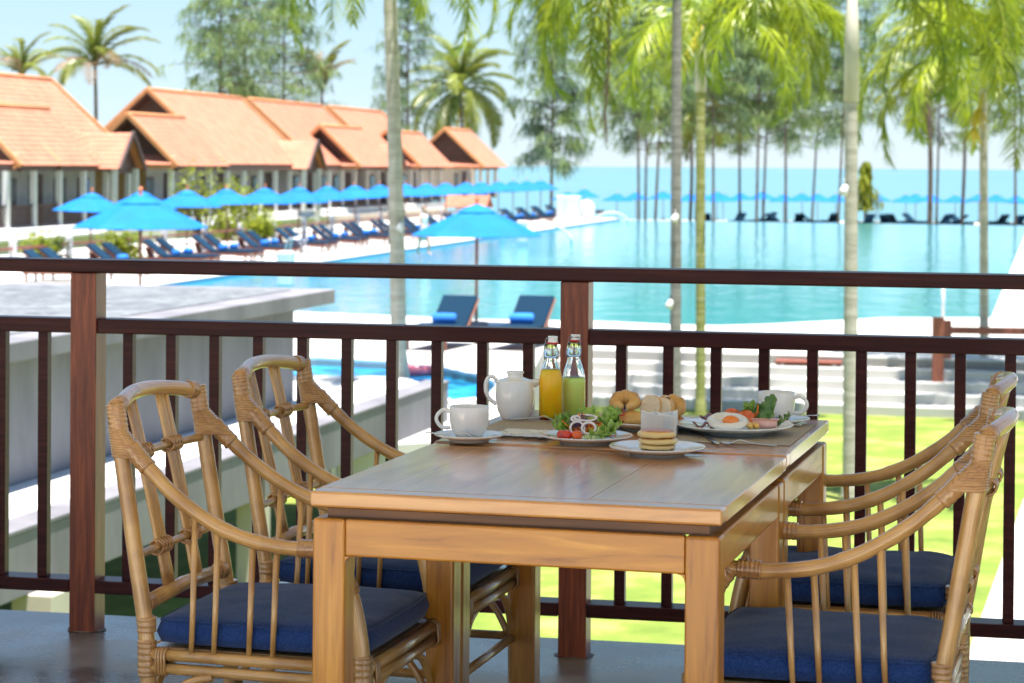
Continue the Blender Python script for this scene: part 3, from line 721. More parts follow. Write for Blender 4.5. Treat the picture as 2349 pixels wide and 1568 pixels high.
# near palms on the lawn and by the steps
b1 = P(916,872,ZD); t1 = PY(893,-50,b1.y)
palm('palm_tree', b1, t1, .125, .10, 'palm_bark', FN, 18, 'slim leaning palm with grey ringed trunk left of the centre parasol', fs=.85, bow=.02, seed=3, shaft=(.5,'crownshaft_green'), elev=(rad(10),rad(-40)))
b2 = Vector(((1553-1174)*33/F,33,ZL)); t2 = PY(1553,-25,33)
palm('palm_tree', b2, t2, .085, .068, 'palm_bark_grey', FN, 15, 'palm with dark grey upper trunk, left of the pair by the railing post', seed=5, shaft=(.4,'crownshaft_green'), elev=(rad(8),rad(-45)), fs=1.05, az=[3.1,2.6,3.7,.3,3.4,2.2,2.9,4.0,3.0,3.5,2.5,-.5,3.2,2.0,3.8])
b3 = P(1607,960,ZL); t3 = PY(1607,205,b3.y)
palm('palm_tree', b3, t3, .082, .075, 'palm_bark_green', FN, 17, 'palm with mossy yellow green trunk, right of the pair by the railing post', seed=9, shaft=(1.15,'crownshaft'), elev=(rad(10),rad(-42)), fs=1.05, az=[.1,.5,-.4,3.4,1.5,.2,-.2,2.6,.8,4.4,0,.35,3.9,-.7,1.9,3.1,.15])
b4 = P(1950,1150,ZL); t4 = PY(1953,225,b4.y)
palm('palm_tree', b4, t4, .095, .078, 'palm_bark', FN, 13, 'thickest pale palm trunk with green moss, on the lawn right of centre', seed=12, shaft=(1.5,'crownshaft'), elev=(rad(15),rad(-40)), fs=.92, az=[.1,3.2,.5,2.8,-.3,3.7,.2,-.6,3.0,.7,3.4,0,.4])
b5 = P(2258,930,ZL); t5 = PY(2256,195,b5.y)
palm('palm_tree', b5, t5, .085, .07, 'palm_bark', FN, 24, 'palm on the far right whose full crown of hanging fronds is in view', seed=21, shaft=(.55,'crownshaft_green'), elev=(rad(35),rad(-45)), fs=1.05)
b6 = Vector((9.2,38,ZL)); palm('palm_tree', b6, (9.25,38,4.4), .09, .07, 'palm_bark', FN, 14, 'palm outside the right edge, only its fronds reach into the picture', seed=31, shaft=(.6,'crownshaft_green'))
b7 = Vector(((1790-1174)*31/F,29,ZL)); palm('palm_tree', Vector(((1751-1174)*44/F,44,ZD)), PY(1751,-110,44), .05, .045, 'palm_bark_grey', FN, 13, 'palm above the picture whose fronds hang down left of the thick pale trunk', seed=44, elev=(rad(10),rad(-35)), fs=.9) if False else None
# seed strings and yellow stalks
def strand(name, p0, p1, r, mat, label, cat, n=40, spread=.08, seed=1):
    R_ = random.Random(seed); p0 = Vector(p0); p1 = Vector(p1); mb = MB(); d = p1-p0
    mb.tube([p0-p0, d*.5+Vector((.03,0,0)), d], [r,r*.8,r*.3], 6)
    for i in range(n):
        t = R_.uniform(.25,1); q = d*t; mb.tube([q, q+Vector((R_.uniform(-1,1)*spread,R_.uniform(-1,1)*spread,-R_.uniform(.1,.3)))], r*.35, 4, cap=False)
    return tag(mb.build(name, mat, loc=p0), label, cat)
strand('flower_stalk', PY(1398,-5,33), PY(1385,318,33), .022, 'dead_leaf', 'long dry hanging seed stalk below the fronds of the grey palm', 'seed stalk')
strand('flower_stalk', PY(1610,60,b3.y-.3), PY(1556,150,b3.y-.3), .03, 'yellow_stalk', 'short yellow flower stalk crossing the grey palm trunk', 'flower stalk', spread=.12)
strand('flower_stalk', PY(2254,215,b5.y-.3), PY(2232,305,b5.y-.3), .03, 'yellow_stalk', 'orange yellow flower stalk hanging left of the far right palm trunk', 'flower stalk', spread=.16, seed=4)

# coconut palms
def at(px, py, Z): return PY(px, py, Z)
def coco(px, y0, cx, cy, Z, label, group=None, fs=.85, nf=18, seed=1, dead=0, r=.14, base_z=ZL, elev=(rad(45),rad(-35)), bark='far_bark'):
    g = PY(px, y0, Z); g.z = base_z; return palm('coconut_palm', g, PY(cx, cy, Z), r, r*.75, bark, FC, nf, label, 'palm tree', group, fs=fs, seed=seed, dead=dead, elev=elev, bow=.15)
coco(212,270,218,152,150,'coconut palm with dry brown fronds behind the first two villa roofs', fs=1.02, nf=24, seed=2, dead=6, elev=(rad(78),rad(-40)))
coco(48,200,50,178,158,'small coconut palm peeping over the roof at the far left', fs=.85, nf=16, seed=6, dead=4, elev=(rad(75),rad(0)))
coco(738,240,738,222,185,'nearly bare palm with dry brown fronds above the third villa roof', fs=1.15, nf=12, seed=8, dead=8, elev=(rad(78),rad(15)))
coco(1060,330,1056,205,208,'big full coconut palm standing behind the small end pavilion', fs=1.55, nf=34, seed=10, elev=(rad(75),rad(-55)))
coco(1582,505,1583,262,175,'coconut palm with low yellow fronds behind the pair of trunks', fs=1.1, nf=20, seed=14, base_z=ZB)
coco(2132,505,2128,205,172,'coconut palm with dark trunk beyond the pool, left of the thin one', fs=1.15, nf=22, seed=15, base_z=ZB, r=.2)
coco(2205,505,2212,190,176,'coconut palm with thin slightly bent trunk beyond the pool', fs=1.05, nf=20, seed=16, base_z=ZB)
cs = PY(1055,250,206.5)
strand('fruit_stalk', cs, cs+Vector((-.5,0,-3.4)), .11, 'yellow_stalk', 'left yellow fruit stalk hanging in the big coconut palm crown', 'fruit stalk', n=0)
strand('fruit_stalk', cs+Vector((.4,0,0)), cs+Vector((.6,0,-3.0)), .11, 'yellow_stalk', 'right yellow fruit stalk hanging in the big coconut palm crown', 'fruit stalk', n=0)

# casuarinas
def casuarina_crown(H0, H1, Rm, nb, ns, seed, sl=.85):
    R_ = random.Random(seed); vs = []; fs = []; br = MB()
    for i in range(nb):
        t = (i+R_.random())/nb; z = H0+(H1-H0)*t; a = R_.random()*6.283
        L = Rm*(.5+.5*math.sin(math.pi*min(1,(t*.85+.15))))*R_.uniform(.55,1.1)*(1 if t < .75 else 1-.75*(t-.75)/.25)
        up = R_.uniform(.1,.55); pts = [Vector((0,0,z))]; d = Vector((math.cos(a),math.sin(a),up)).normalized()
        for k in range(6):
            pts.append(pts[-1]+d*L/6); d = (d+Vector((R_.uniform(-.12,.12),R_.uniform(-.12,.12),-.09))).normalized()
        br.tube(pts, [.05*(1-.13*k) for k in range(7)], 4, cap=False)
        for j in range(ns):
            k = R_.uniform(.25,1)**.8*6; c = int(min(k,5)); q = pts[c].lerp(pts[c+1],k-c)
            q = q+Vector((R_.gauss(0,.28),R_.gauss(0,.28),R_.gauss(0,.14))); 
            for u in range(3):
                dd = Vector((R_.uniform(-.5,.5)+math.cos(a)*.25,R_.uniform(-.5,.5)+math.sin(a)*.25,-R_.uniform(.45,1))).normalized(); l = sl*R_.uniform(.6,1.25)
                wv = Vector((R_.uniform(-1,1),R_.uniform(-1,1),R_.uniform(-.3,.3))).normalized()*.030
                o = len(vs); e = q+dd*l; vs += [q-wv, q+wv, e+wv*.5, e-wv*.5]; fs.append((o,o+1,o+2,o+3))
    m = MB(); m.add(vs, fs); return m.mesh('casuarina_foliage', 'casuarina_leaf'), br.mesh('casuarina_limbs', 'far_bark')
CV = [casuarina_crown(6.3,19,4.3,80,19,1), casuarina_crown(7.6,20,3.9,76,19,2), casuarina_crown(3.5,15,2.9,84,22,3)]
def casu(px, y0, px2, Z, var, label, group=None, base_z=ZB, sc=1.0, wx=1.0, r=.17, seed=1):
    g = PY(px, y0, Z); g.z = base_z; root = empty('casuarina_tree', g, random.Random(seed).random()*6.28, label, 'tree', group)
    lean = (px2-px)*Z/F/8.0
    H = (19,20,15)[var]*sc
    mb, _ = trunk_mb((0,0,-.2), (0,0,H*.97), r, r*.25, 0, n=8, seed=seed, lumps=.05); mb.build('trunk', 'far_bark', root)
    f = inst('foliage', CV[var][0], root, scale=(sc*wx,sc*wx,sc)); f['kind'] = 'stuff'
    l = inst('limbs', CV[var][1], root, scale=(sc*wx,sc*wx,sc)); l['kind'] = 'stuff'
    root.rotation_mode = 'XYZ'; rz = root.rotation_euler.z; root.rotation_euler = (0, math.atan(lean*.12)*8*.12 if False else math.atan((px2-px)/250.0), 0)
    for ch in root.children: ch.rotation_euler = (0,0,rz)
    return root
BG = 'casuarina trees along the beach beyond the pool'
casu(505,240,505,172,1,'tall blue green casuarina above the second villa, leftmost of three', base_z=ZL, wx=1.15, sc=.98, seed=3)
casu(560,240,562,178,0,'tall casuarina in the middle of the group above the villas', base_z=ZL, wx=1.1, sc=1.1, seed=4)
casu(648,240,650,182,0,'tall casuarina right of the group, behind the dry palm', base_z=ZL, wx=1.15, sc=.95, seed=5)
casu(935,330,935,190,1,'thin sparse casuarina just behind the leaning palm trunk', base_z=ZL, wx=.9, sc=.95, seed=6)
casu(1265,460,1265,158,2,'narrow casuarina with drooping low branches left of the seed stalk', base_z=ZL, sc=1.15, wx=.95, r=.13, seed=7)
lb = 'tall dark casuarina trunk and hazy crown on the beach beyond the pool'
for i, (px, p2, v, sc) in enumerate(((1466,1462,1,1.0),(1480,1482,0,.9),(1502,1512,1,1.05),(1596,1600,0,1.0),(1637,1634,1,1.0),(1697,1694,0,1.0),(1735,1738,1,1.1),(1750,1757,0,1.0),(1803,1800,1,1.05),(1862,1874,0,1.0),(1922,1932,1,1.1),(2148,2152,0,1.05),(2330,2326,1,1.0))):
    casu(px,505,p2,166+(i*7%13)*1.8,v,ORD[i]+' tall hazy casuarina trunk from the left on the beach beyond the pool',BG,sc=sc,wx=1.1,r=.11,seed=20+i)
# young bushy tree on the beach
g = PY(1985,500,180); g.z = ZB
bt = empty('bushy_tree', g, 0, 'young bushy green tree right of the thick pale palm trunk', 'tree')
MB().tube([(0,0,0),(0,0,2.6)], .12, 6).build('trunk', 'far_bark', bt)
R_ = random.Random(5); vs = []; fs = []
for i in range(1100):
    t = R_.random(); a = R_.random()*6.28; r_ = (.75+.35*math.sin(a*2+t*9)+.2*math.sin(a*5+t*14))*(1.25-t)*R_.random()**.45; q = Vector((r_*math.cos(a), r_*math.sin(a), 1.7+3.6*t)); dd = Vector((math.cos(a)*.4,math.sin(a)*.4,-1)).normalized()*.4; wv = Vector((R_.uniform(-1,1),R_.uniform(-1,1),0)).normalized()*.05
    o_ = len(vs); vs += [q-wv,q+wv,q+dd+wv,q+dd-wv]; fs.append((o_,o_+1,o_+2,o_+3))
MB().add(vs, fs).build('foliage', 'shrub_leaf', bt, kind='stuff')
# yellow green shrubs in front of the villas
def shrub(px, Z, h, r, label, seed, base=ZL):
    X = (px-1174)*Z/F; s = empty('frangipani_shrub', (X,Z,base), 0, label, 'shrub'); R_ = random.Random(seed); st = MB(); vs = []; fs = []
    for i in range(16):
        a = R_.random()*6.28; e = Vector((math.cos(a)*r*R_.uniform(.3,1), math.sin(a)*r*R_.uniform(.3,1), h*R_.uniform(.45,1))); st.tube([(0,0,0), e*.45+Vector((0,0,.2)), e], [.06,.04,.02], 5, cap=False)
        for k in range(46):
            q = e*R_.uniform(.72,1.05)+Vector((R_.gauss(0,.22),R_.gauss(0,.22),R_.gauss(0,.22))); d = Vector((R_.uniform(-1,1),R_.uniform(-1,1),R_.uniform(-.7,.5))).normalized(); w = d.cross(Vector((R_.random(),R_.random(),1))).normalized()*.05; o = len(vs)
            vs += [q, q+d*.12+w, q+d*.28, q+d*.12-w]; fs.append((o,o+1,o+2,o+3))
    st.build('stem', 'far_bark', s); MB().add(vs, fs).build('foliage', 'shrub_leaf', s, kind='stuff')
    return s
shrub(468,104,3.9,1.25,'leafy yellow green shrub against the second villa, left of the pair',1)
shrub(565,108,3.7,1.1,'leafy yellow green shrub right of its twin at the second villa',2)
shrub(515,98,1.9,.8,'lower thin shrub beside the white villa steps',3)
shrub(600,90,1.1,.45,'small green bush behind the loungers below the row of parasols',4, ZD)
shrub(280,76,.75,.4,'small bright bush behind the fence under the first parasols',5, ZD)
shrub(105,74,.6,.35,'low bright bush near the left picture edge behind the fence',6, ZD)

# ---------------------------------------------------------------- people, far away and blurred
simple('skin', (.55,.30,.20), rough=.5); noisy('white_shirt', [(.3,(.60,.59,.57)),(.7,(.68,.67,.65))], scale=8, rough=.9); simple('hair', (.16,.09,.05), rough=.6); simple('beige_shorts', (.50,.46,.40), rough=.9)
def skinned(name, joints, edges, mat, parent, sub=1, root=0):
    me = bpy.data.meshes.new(name); me.from_pydata([j[:3] for j in joints], edges, []); o = bpy.data.objects.new(name, me); COL.objects.link(o); o.parent = parent
    o.modifiers.new('skin','SKIN'); sv = me.skin_vertices[0].data
    for k, j in enumerate(joints): sv[k].radius = (j[3], j[4] if len(j) > 4 else j[3]); sv[k].use_root = (k == root)
    s_ = o.modifiers.new('s','SUBSURF'); s_.levels = sub; s_.render_levels = sub; me.materials.append(MATS[mat]); 
    for p_ in me.polygons: p_.use_smooth = True
    return o
def person(loc, rz, label, step=.16):
    r = empty('person', loc, rz, label, 'person')
    J = [(0,0,.95,.14,.11),(0,0,1.15,.13,.10),(0,0,1.38,.16,.10),(0,0,1.50,.06),(0,.02,1.58,.065),
         (-.10,0,.86,.095),(-.11,step,.50,.065),(-.11,step*.9,.10,.04),(-.11,step*.9+.14,.03,.035),
         (.10,0,.86,.095),(.11,-step*.6,.50,.065),(.11,-step*1.3,.11,.04),(.11,-step*1.3+.14,.03,.035),
         (-.20,0,1.42,.055),(-.25,-.03,1.16,.042),(-.24,.08,.93,.034),(-.235,.12,.86,.03),
         (.20,0,1.42,.055),(.25,.02,1.16,.042),(.22,.18,1.0,.034),(.20,.24,.97,.03)]
    E = [(0,1),(1,2),(2,3),(3,4),(0,5),(5,6),(6,7),(7,8),(0,9),(9,10),(10,11),(11,12),(2,13),(13,14),(14,15),(15,16),(2,17),(17,18),(18,19),(19,20)]
    skinned('body', J, E, 'skin', r)
    MB().blob((0,.02,1.66),(.078,.095,.115),14,10).build('head', 'skin', r); MB().blob((0,-.005,1.70),(.088,.10,.095),14,10).build('hair', 'hair', r)
    MB().lathe([(.175,.90),(.165,1.05),(.16,1.2),(.19,1.38),(.17,1.46),(.08,1.50)], 16, sy=.72).build('shirt', 'white_shirt', r)
    MB().lathe([(.13,.52),(.17,.70),(.18,.86),(.165,.97)], 16, sy=.78).build('shorts', 'beige_shorts', r)
    return r
pz = 84; person(((972-1174)*pz/F, pz, ZD), -2.2, 'person in white shirt and pale shorts standing on the pool deck by the leaning palm')

# small white spotlights strapped to the palm trunks
def lamp(px, py, Y, label):
    p_ = PY(px, py, Y-.16); r = empty('tree_spotlight', p_, 0, label, 'lamp'); r.scale = (.7,.7,.8)
    MB().lathe([(.02,.10),(.05,.08),(.075,0),(.08,-.07),(.0,-.06)], 12, M=Matrix.Rotation(rad(25),4,'Y')).build('lamp_head', 'white_plaster', r)
    MB().tube([(0,.0,.08),(.02,.06,.16),(.03,.12,.18)], .012, 6).build('bracket', 'wire', r)
lamp(1548,503,33,'small white spotlight strapped to the dark grey palm trunk')
lamp(1936,438,b4.y,'small white spotlight on the left of the thick pale trunk')
lamp(918,522,b1.y,'small white spotlight on the leaning palm trunk left of the centre parasol')
lamp(1536,700,33.1,'lower white spotlight on the dark grey palm trunk, by the top rail')
# ================================================================ the balcony
RA = math.atan(.2165)                           # railing is turned this much from the picture plane
RO = Vector((-1.265, 6.626, 0)); RU = Vector((math.cos(RA), -math.sin(RA), 0)); RV = Vector((math.sin(RA), math.cos(RA), 0))
# floor and roof of the balcony
def rl(u, v): p = RO+RU*u+RV*v; return (p.x, p.y)
MB().prism([rl(-6,.26), rl(9,.26), rl(9,-3.4), rl(-6,-3.4)], -.30, 0).build('terrace_floor', 'terrace_concrete', kind='structure', bevel=.006)
noisy('ceiling_board', [(.3,(.55,.48,.40)),(.7,(.62,.56,.47))], scale=3, stretch=(1,12,1), rough=.6)
MB().prism([rl(-6,.9), rl(9,.9), rl(9,-4.5), rl(-6,-4.5)], 3.0, 3.25).build('terrace_ceiling', 'ceiling_board', kind='structure')
noisy('bounce_stone', [(.3,(.66,.58,.47)),(.7,(.76,.68,.56))], scale=1.5, detail=6, rough=.7)
MB().prism([rl(-14,-3.41), rl(16,-3.41), rl(16,-24), rl(-14,-24)], -.30, .004).build('bounce_paving', 'bounce_stone', kind='structure')  # unseen pale ground, added to bounce warm sunlight onto tables and chairs
rail = empty('balcony_railing', RO, -RA, 'dark red brown timber balcony railing with square balusters across the view', 'railing')
PS = 1.432; TH = .078
noisy('patch_cement', [(.3,(.17,.15,.14)),(.7,(.27,.24,.22))], scale=20, rough=.8)
posts = [-3*PS+i*PS for i in range(8)]
for x in posts: MB().box((x+TH/2, TH/2, .516),(TH, TH, 1.032)).build('post', 'mahogany_post', rail, bevel=.002)
# cement patch round each post foot
for x in posts[2:6]:
    R_ = random.Random(int(x*10)); m = MB(); k = 18
    m.add([(x+TH/2+(.052+R_.uniform(-.006,.008))*math.cos(6.283*i/k)*1.05, TH/2+(.050+R_.uniform(-.006,.008))*math.sin(6.283*i/k), .002) for i in range(k)]+[(x+TH/2,TH/2,.005)], [(i,(i+1)%k,k) for i in range(k)]); m.build('cement_patch', 'patch_cement', rail) if True else None
for i in range(len(posts)-1):
    x0, x1 = posts[i]+TH, posts[i+1]; c = (x0+x1)/2; L = x1-x0
    MB().box((c, TH/2, .88),(L-.001, .068, .042)).build('mid_rail', 'mahogany', rail, bevel=.003)
    MB().box((c, TH/2, .1315),(L-.001, .085, .037)).build('bottom_rail', 'mahogany', rail, bevel=.003)
    nb = 10
    for k in range(nb):
        x = x0 + (k+1)*PS/(nb+1) - TH*.55
        MB().box((x, TH/2, (.86+.149)/2),(.0295, .03, .86-.151)).build('baluster', 'mahogany', rail, bevel=.0015)
MB().box(((posts[1]+posts[-1])/2-.3, TH/2, 1.052),(9.5, .105, .038)).build('top_rail', 'mahogany', rail, bevel=.005, seg=3)

# ================================================================ the two joined tables
TU = Vector((.9655,-.2603,0)); TV = Vector((.2603,.9655,0)); TO = Vector((-.367,4.230,0)); TA = -math.atan2(.2603,.9655)
def make_table(W, D, zt):
    r = empty('dining_table', (0,0,0), 0, 'x', 'table')
    b = .055; t = .029
    # top: end boards front and back, long boards between
    MB().box((W/2, b/2, zt-t/2),(W, b-.0003, t)).build('end_board', 'table_end_wood', r, bevel=.0045, seg=3)
    MB().box((W/2, D-b/2, zt-t/2),(W, b-.0003, t)).build('end_board', 'table_end_wood', r, bevel=.0045, seg=3)
    ws = [.16,.20,.13,.18]; ws.append(1-sum(ws)); x = 0
    for k, q in enumerate(ws):
        w_ = q*W; MB().box((x+w_/2, D/2, zt-t/2),(w_-.0002, D-2*b, t)).build('board', 'table_top_wood', r, bevel=.0004 if 0 < k < 4 else .002); x += w_
    # moulded under edge
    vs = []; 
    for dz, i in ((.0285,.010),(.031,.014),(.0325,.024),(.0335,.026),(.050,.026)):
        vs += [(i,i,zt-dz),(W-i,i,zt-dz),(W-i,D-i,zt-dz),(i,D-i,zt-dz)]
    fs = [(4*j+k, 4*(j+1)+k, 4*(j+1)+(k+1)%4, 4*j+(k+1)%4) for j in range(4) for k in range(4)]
    MB().add(vs, fs).build('edge_moulding', 'recess_shade_wood', r)
    z1 = zt-.050; L = .062; ah = .068
    for x in (.004, W-.004-L):
        for y in (.004, D-.004-L):
            MB().box((x+L/2, y+L/2, z1/2),(L, L, z1)).build('leg', 'table_wood_leg', r, bevel=.006, seg=3)
    for y in (.006, D-.006-.024): MB().box((W/2, y+.012, z1-ah/2),(W-2*L-.009, .024, ah)).build('apron', 'table_wood', r, bevel=.004, seg=2)
    for x in (.006, W-.006-.024): MB().box((0,0,0),(D-2*L-.009, .024, ah)).build('apron', 'table_wood', r, bevel=.004, seg=2, loc=(x+.012, D/2, z1-ah/2), rot=(0,0,rad(90)))
    # little rounded inner corners
    for y in (.018, D-.018):
        for x, sg in ((.004+L,1),(W-.004-L,-1)):
            m = MB(); rr = .014; pr = [(0,0)]+[(rr-rr*math.cos(a), -(rr-rr*math.sin(a))) for a in [math.pi/2*k/5 for k in range(6)]][::-1]
            vs = [(x+sg*p[0], y-.012, z1-ah+p[1]) for p in pr]+[(x+sg*p[0], y+.012, z1-ah+p[1]) for p in pr]; n = len(pr)
            fs = [tuple(range(n)), tuple(range(2*n-1,n-1,-1))]+[(k,(k+1)%n,n+(k+1)%n,n+k) for k in range(n)]
            m.add(vs, fs).build('corner_block', 'table_wood_leg', r)
    return r
WT = .764
tb1 = make_table(WT, .775, .750); tb1.location = TO; tb1.rotation_euler = (0,0,TA); tb1['label'] = 'front half of the joined wooden tables, bare glossy top nearest the camera'
tb2 = make_table(WT, .692, .7535); p = TO+TV*.7765; tb2.location = p; tb2.rotation_euler = (0,0,TA); tb2['label'] = 'rear half of the joined wooden tables, carrying the breakfast by the railing'
ZT1 = .750; ZT2 = .7535

# ================================================================ rattan armchairs
def sleeve(path, r, ribs=8, amp=.075):
    """a ribbed cane wrapping round a piece of path"""
    pts = bez(path, max(2, int(ribs*4/max(1,len(path)-1)))); n = len(pts); rs = []
    for i in range(n):
        ph = (i/(n-1))*ribs; rs.append(r*(1+amp*abs(math.sin(math.pi*ph))))
    return MB().tube(pts, rs, 10)
def make_chair():
    r = empty('rattan_armchair', (0,0,0), 0, 'x', 'chair')
    HB = .21
    def postx(z): return -.225 if z < .38 else -.225 - .075*((z-.38)/.47)**1.05
    for s in (1,-1):
        pts = bez([(-.215,s*.222,0),(-.222,s*.220,.2),(-.225,s*.217,.38),(postx(.55),s*.214,.55),(postx(.7),s*.212,.7),(postx(.848),s*HB,.848)], 5)
        MB().tube(pts, .0166, 12).build('rear_post', 'cane', r)
        pts = bez([(.243,s*.236,0),(.240,s*.236,.2),(.236,s*.236,.38),(.218,s*.236,.49),(.190,s*.237,.565),(.168,s*.238,.600)], 6)
        MB().tube(pts, .0162, 12).build('front_leg', 'cane', r)
        arm = bez([(-.292,s*.212,.812),(-.258,s*.217,.775),(-.17,s*.229,.694),(-.08,s*.236,.638),(.0,s*.239,.609),(.09,s*.240,.597),(.178,s*.238,.600)], 7)
        ra = [.0150+.0004*math.sin(i*.9)+(.0011 if i in (11,24,33) else 0) for i in range(len(arm))]
        MB().tube(arm, ra, 12).build('arm', 'cane', r)
        # spindles
        def armz(x):
            for a, b in zip(arm, arm[1:]):
                if a.x <= x <= b.x: return a.z+(b.z-a.z)*(x-a.x)/(b.x-a.x)
            return .6
        for x in (-.126,-.078,-.004,.046):
            zt = armz(x+.012)-.005
            MB().tube([(x,s*.228,.368),(x+.004,s*.231,.44),(x+.012,s*.238,zt)], [.0054,.0062,.0070], 8).build('spindle', 'cane', r)
        # side seat rails, stretcher
        MB().tube([(-.225,s*.220,.3675),(.237,s*.236,.3675)], .0122, 10).build('side_rail', 'cane', r)
        MB().tube([(-.225,s*.220,.340),(.238,s*.236,.340)], .0118, 10).build('side_rail', 'cane', r)
        MB().tube([(-.222,s*.221,.205),(.240,s*.236,.205)], .0105, 8).build('stretcher', 'cane', r)
        # curved braces
        for x0, d in ((.238,-1),(-.223,1)):
            MB().tube(bez([(x0+d*.015,s*.232,.215),(x0+d*.045,s*.232,.27),(x0+d*.09,s*.231,.315),(x0+d*.145,s*.231,.330)],5), .0085, 8).build('brace', 'cane', r)
            MB().tube(bez([(x0,s*.222,.215),(x0,s*.190,.27),(x0,s*.145,.312),(x0,s*.09,.330)],5), .0085, 8).build('brace', 'cane', r)
        # wrapped joints
        def sl(path, rr, ribs, name='cane_wrap'): sleeve(path, rr, ribs).build(name, 'cane_wrap', r)
        sl([(postx(.845)-.001,s*HB,.864),(postx(.83),s*HB,.84),(postx(.80),s*HB,.808)], .0188, 7)
        sl([(-.303,s*(HB-.012),.855),(-.307,s*(HB-.040),.859)], .0186, 4)
        # gusset: one skin round post and arm
        m = MB(); lv = 66; n = 20
        for i in range(lv+1):
            z = .815-(.815-.758)*i/lv; c1 = Vector((postx(z), s*.2115, z))
            xa = -.292+(.812-z)/.050*.050
            c2 = Vector((xa, s*(.212+.007*i/lv), z+.004)); ax = (c2-c1); ax.z = 0; rr = .0183*(1+.12*abs(math.sin(i*math.pi/6.0)))
            ring = []
            L = ax.length
            for k in range(n):
                a = 2*math.pi*k/n; cx = math.cos(a); q = c1 if cx < 0 else c2
                ring.append((q.x+rr*cx, q.y+rr*math.sin(a), z-.006*cx*0))
            if i == 0: vs = []; 
            vs += ring
        fs = [(i*n+k, (i+1)*n+k, (i+1)*n+(k+1)%n, i*n+(k+1)%n) for i in range(lv) for k in range(n)]+[tuple(range(n))[::-1], tuple(lv*n+k for k in range(n))]
        uv = [[(i*.01,k*.1),((i+1)*.01,k*.1),((i+1)*.01,k*.1+.1),(i*.01,k*.1+.1)] for i in range(lv) for k in range(n)]+[[(0,0)]*n]*2
        m.add(vs, fs, True, uv).build('cane_gusset', 'cane_wrap', r)
        sl([(-.262,s*.2165,.780),(-.240,s*.220,.756),(-.222,s*.222,.739)], .0178, 4)
        sl([(.185,s*.238,.612),(.179,s*.238,.602),(.176,s*.237,.575)], .0190, 2)
        sl([(.150,s*.2385,.5985),(.105,s*.2395,.5975)], .0176, 6)
        sl([(.166,s*.238,.600),(.192,s*.237,.561),(.212,s*.236,.512)], .0186, 7)
        sl([(.237,s*.236,.395),(.239,s*.236,.322)], .0182, 7)
        sl([(-.225,s*.2185,.395),(-.224,s*.219,.322)], .0186, 7)
        sl([(-.2265,s*.217,.44),(-.226,s*.217,.41)], .0188, 3)
        sl([(.240,s*.236,.262),(.241,s*.236,.185)], .0185, 8)
        # fan wrapping at the start of the two side rails
        for x0 in (-.19, .205):
            m = MB(); yy = s*(.2215 if x0 < 0 else .2345)
            for k in range(4):
                x = x0+(k-1.5)*.006; ring = []
                for q in range(12):
                    a = 6.283*q/12; sz = math.sin(a); ring.append((x, yy+.0138*math.cos(a), .3538+(.0135 if sz > 0 else -.0135)+.0135*sz))
                m.tube(ring, .0031, 5, close=True)
            m.build('cane_wrap', 'cane_wrap', r)
    # top rail
    tr = bez([(-.300,-.208,.850),(-.312,-.15,.862),(-.330,-.07,.871),(-.334,0,.874),(-.330,.07,.871),(-.312,.15,.862),(-.300,.208,.850)], 7)
    MB().tube(tr, .0160, 12).build('top_rail', 'cane', r)
    def backx(z, y):     # bowed back plane
        return postx(z) - .030*(1-(y/.21)**2)*max(0,(z-.45)/.42)**1.3
    for z, rr in ((.752,.0088),(.560,.0088)):
        MB().tube([(backx(z,y),y,z) for y in [-.21+.035*k for k in range(13)]], rr, 8).build('cross_rod', 'cane', r)
    MB().tube([(postx(.466),-.214,.462),(postx(.466)-.002,0,.470),(postx(.466),.214,.462)], .0158, 10).build('back_rail', 'cane', r)
    for s in (1,-1): sleeve([(postx(.46),s*.205,.463),(postx(.46),s*.180,.465)], .0180, 4).build('cane_wrap', 'cane_wrap', r)
    for s in (1,-1):
        for k in (-1,0,1):
            pts = []
            for i in range(10):
                z = .866-(.866-.468)*i/9; y = s*(.078-.006*i/9)+k*.0164
                pts.append((backx(z,y)-.001-.0012*(k==0), y, z))
            MB().tube(pts, .0080, 8, flat=.8).build('back_slat', 'cane', r)
        for z in (.752,.560):
            m = MB()
            for k in (-1.5,-.5,.5,1.5):
                for q in (1,-1):
                    ring = []; c = Vector((backx(z,s*.075), s*.076+k*.0145, z))
                    for j in range(12):
                        a = 6.283*j/12; ring.append((c.x+.0145*math.cos(a), c.y+.0075*math.sin(a)*q, c.z+.0150*math.sin(a)))
                    m.tube(ring, .0028, 5, close=True)
            m.build('cane_knot', 'cane_wrap', r)
    # front and rear seat rails
    for z, rr in ((.3675,.0125),(.340,.012)):
        MB().tube([(.243,-.236,z),(.246,0,z),(.243,.236,z)], rr, 10).build('front_rail', 'cane', r)
        MB().tube([(-.225,-.22,z),(-.225,.22,z)], rr, 10).build('rear_rail', 'cane', r)
    for y in (-.205,.205):
        m = MB()
        for k in range(4):
            ring = []
            for q in range(12):
                a = 6.283*q/12; sz = math.sin(a); ring.append((.2445+.0142*math.cos(a), y+(k-1.5)*.0058, .3538+(.0135 if sz > 0 else -.0135)+.0137*sz))
            m.tube(ring, .0030, 5, close=True)
        m.build('cane_wrap', 'cane_wrap', r)
    MB().tube([(.240,-.236,.205),(.240,.236,.205)], .0105, 8).build('stretcher', 'cane', r)
    MB().tube([(-.222,-.221,.205),(-.222,.221,.205)], .0105, 8).build('stretcher', 'cane', r)
    # woven seat deck under the cushion
    MB().box((.008,0,.3765),(.45,.43,.008)).build('seat_deck', 'cane_wrap', r)
    return r
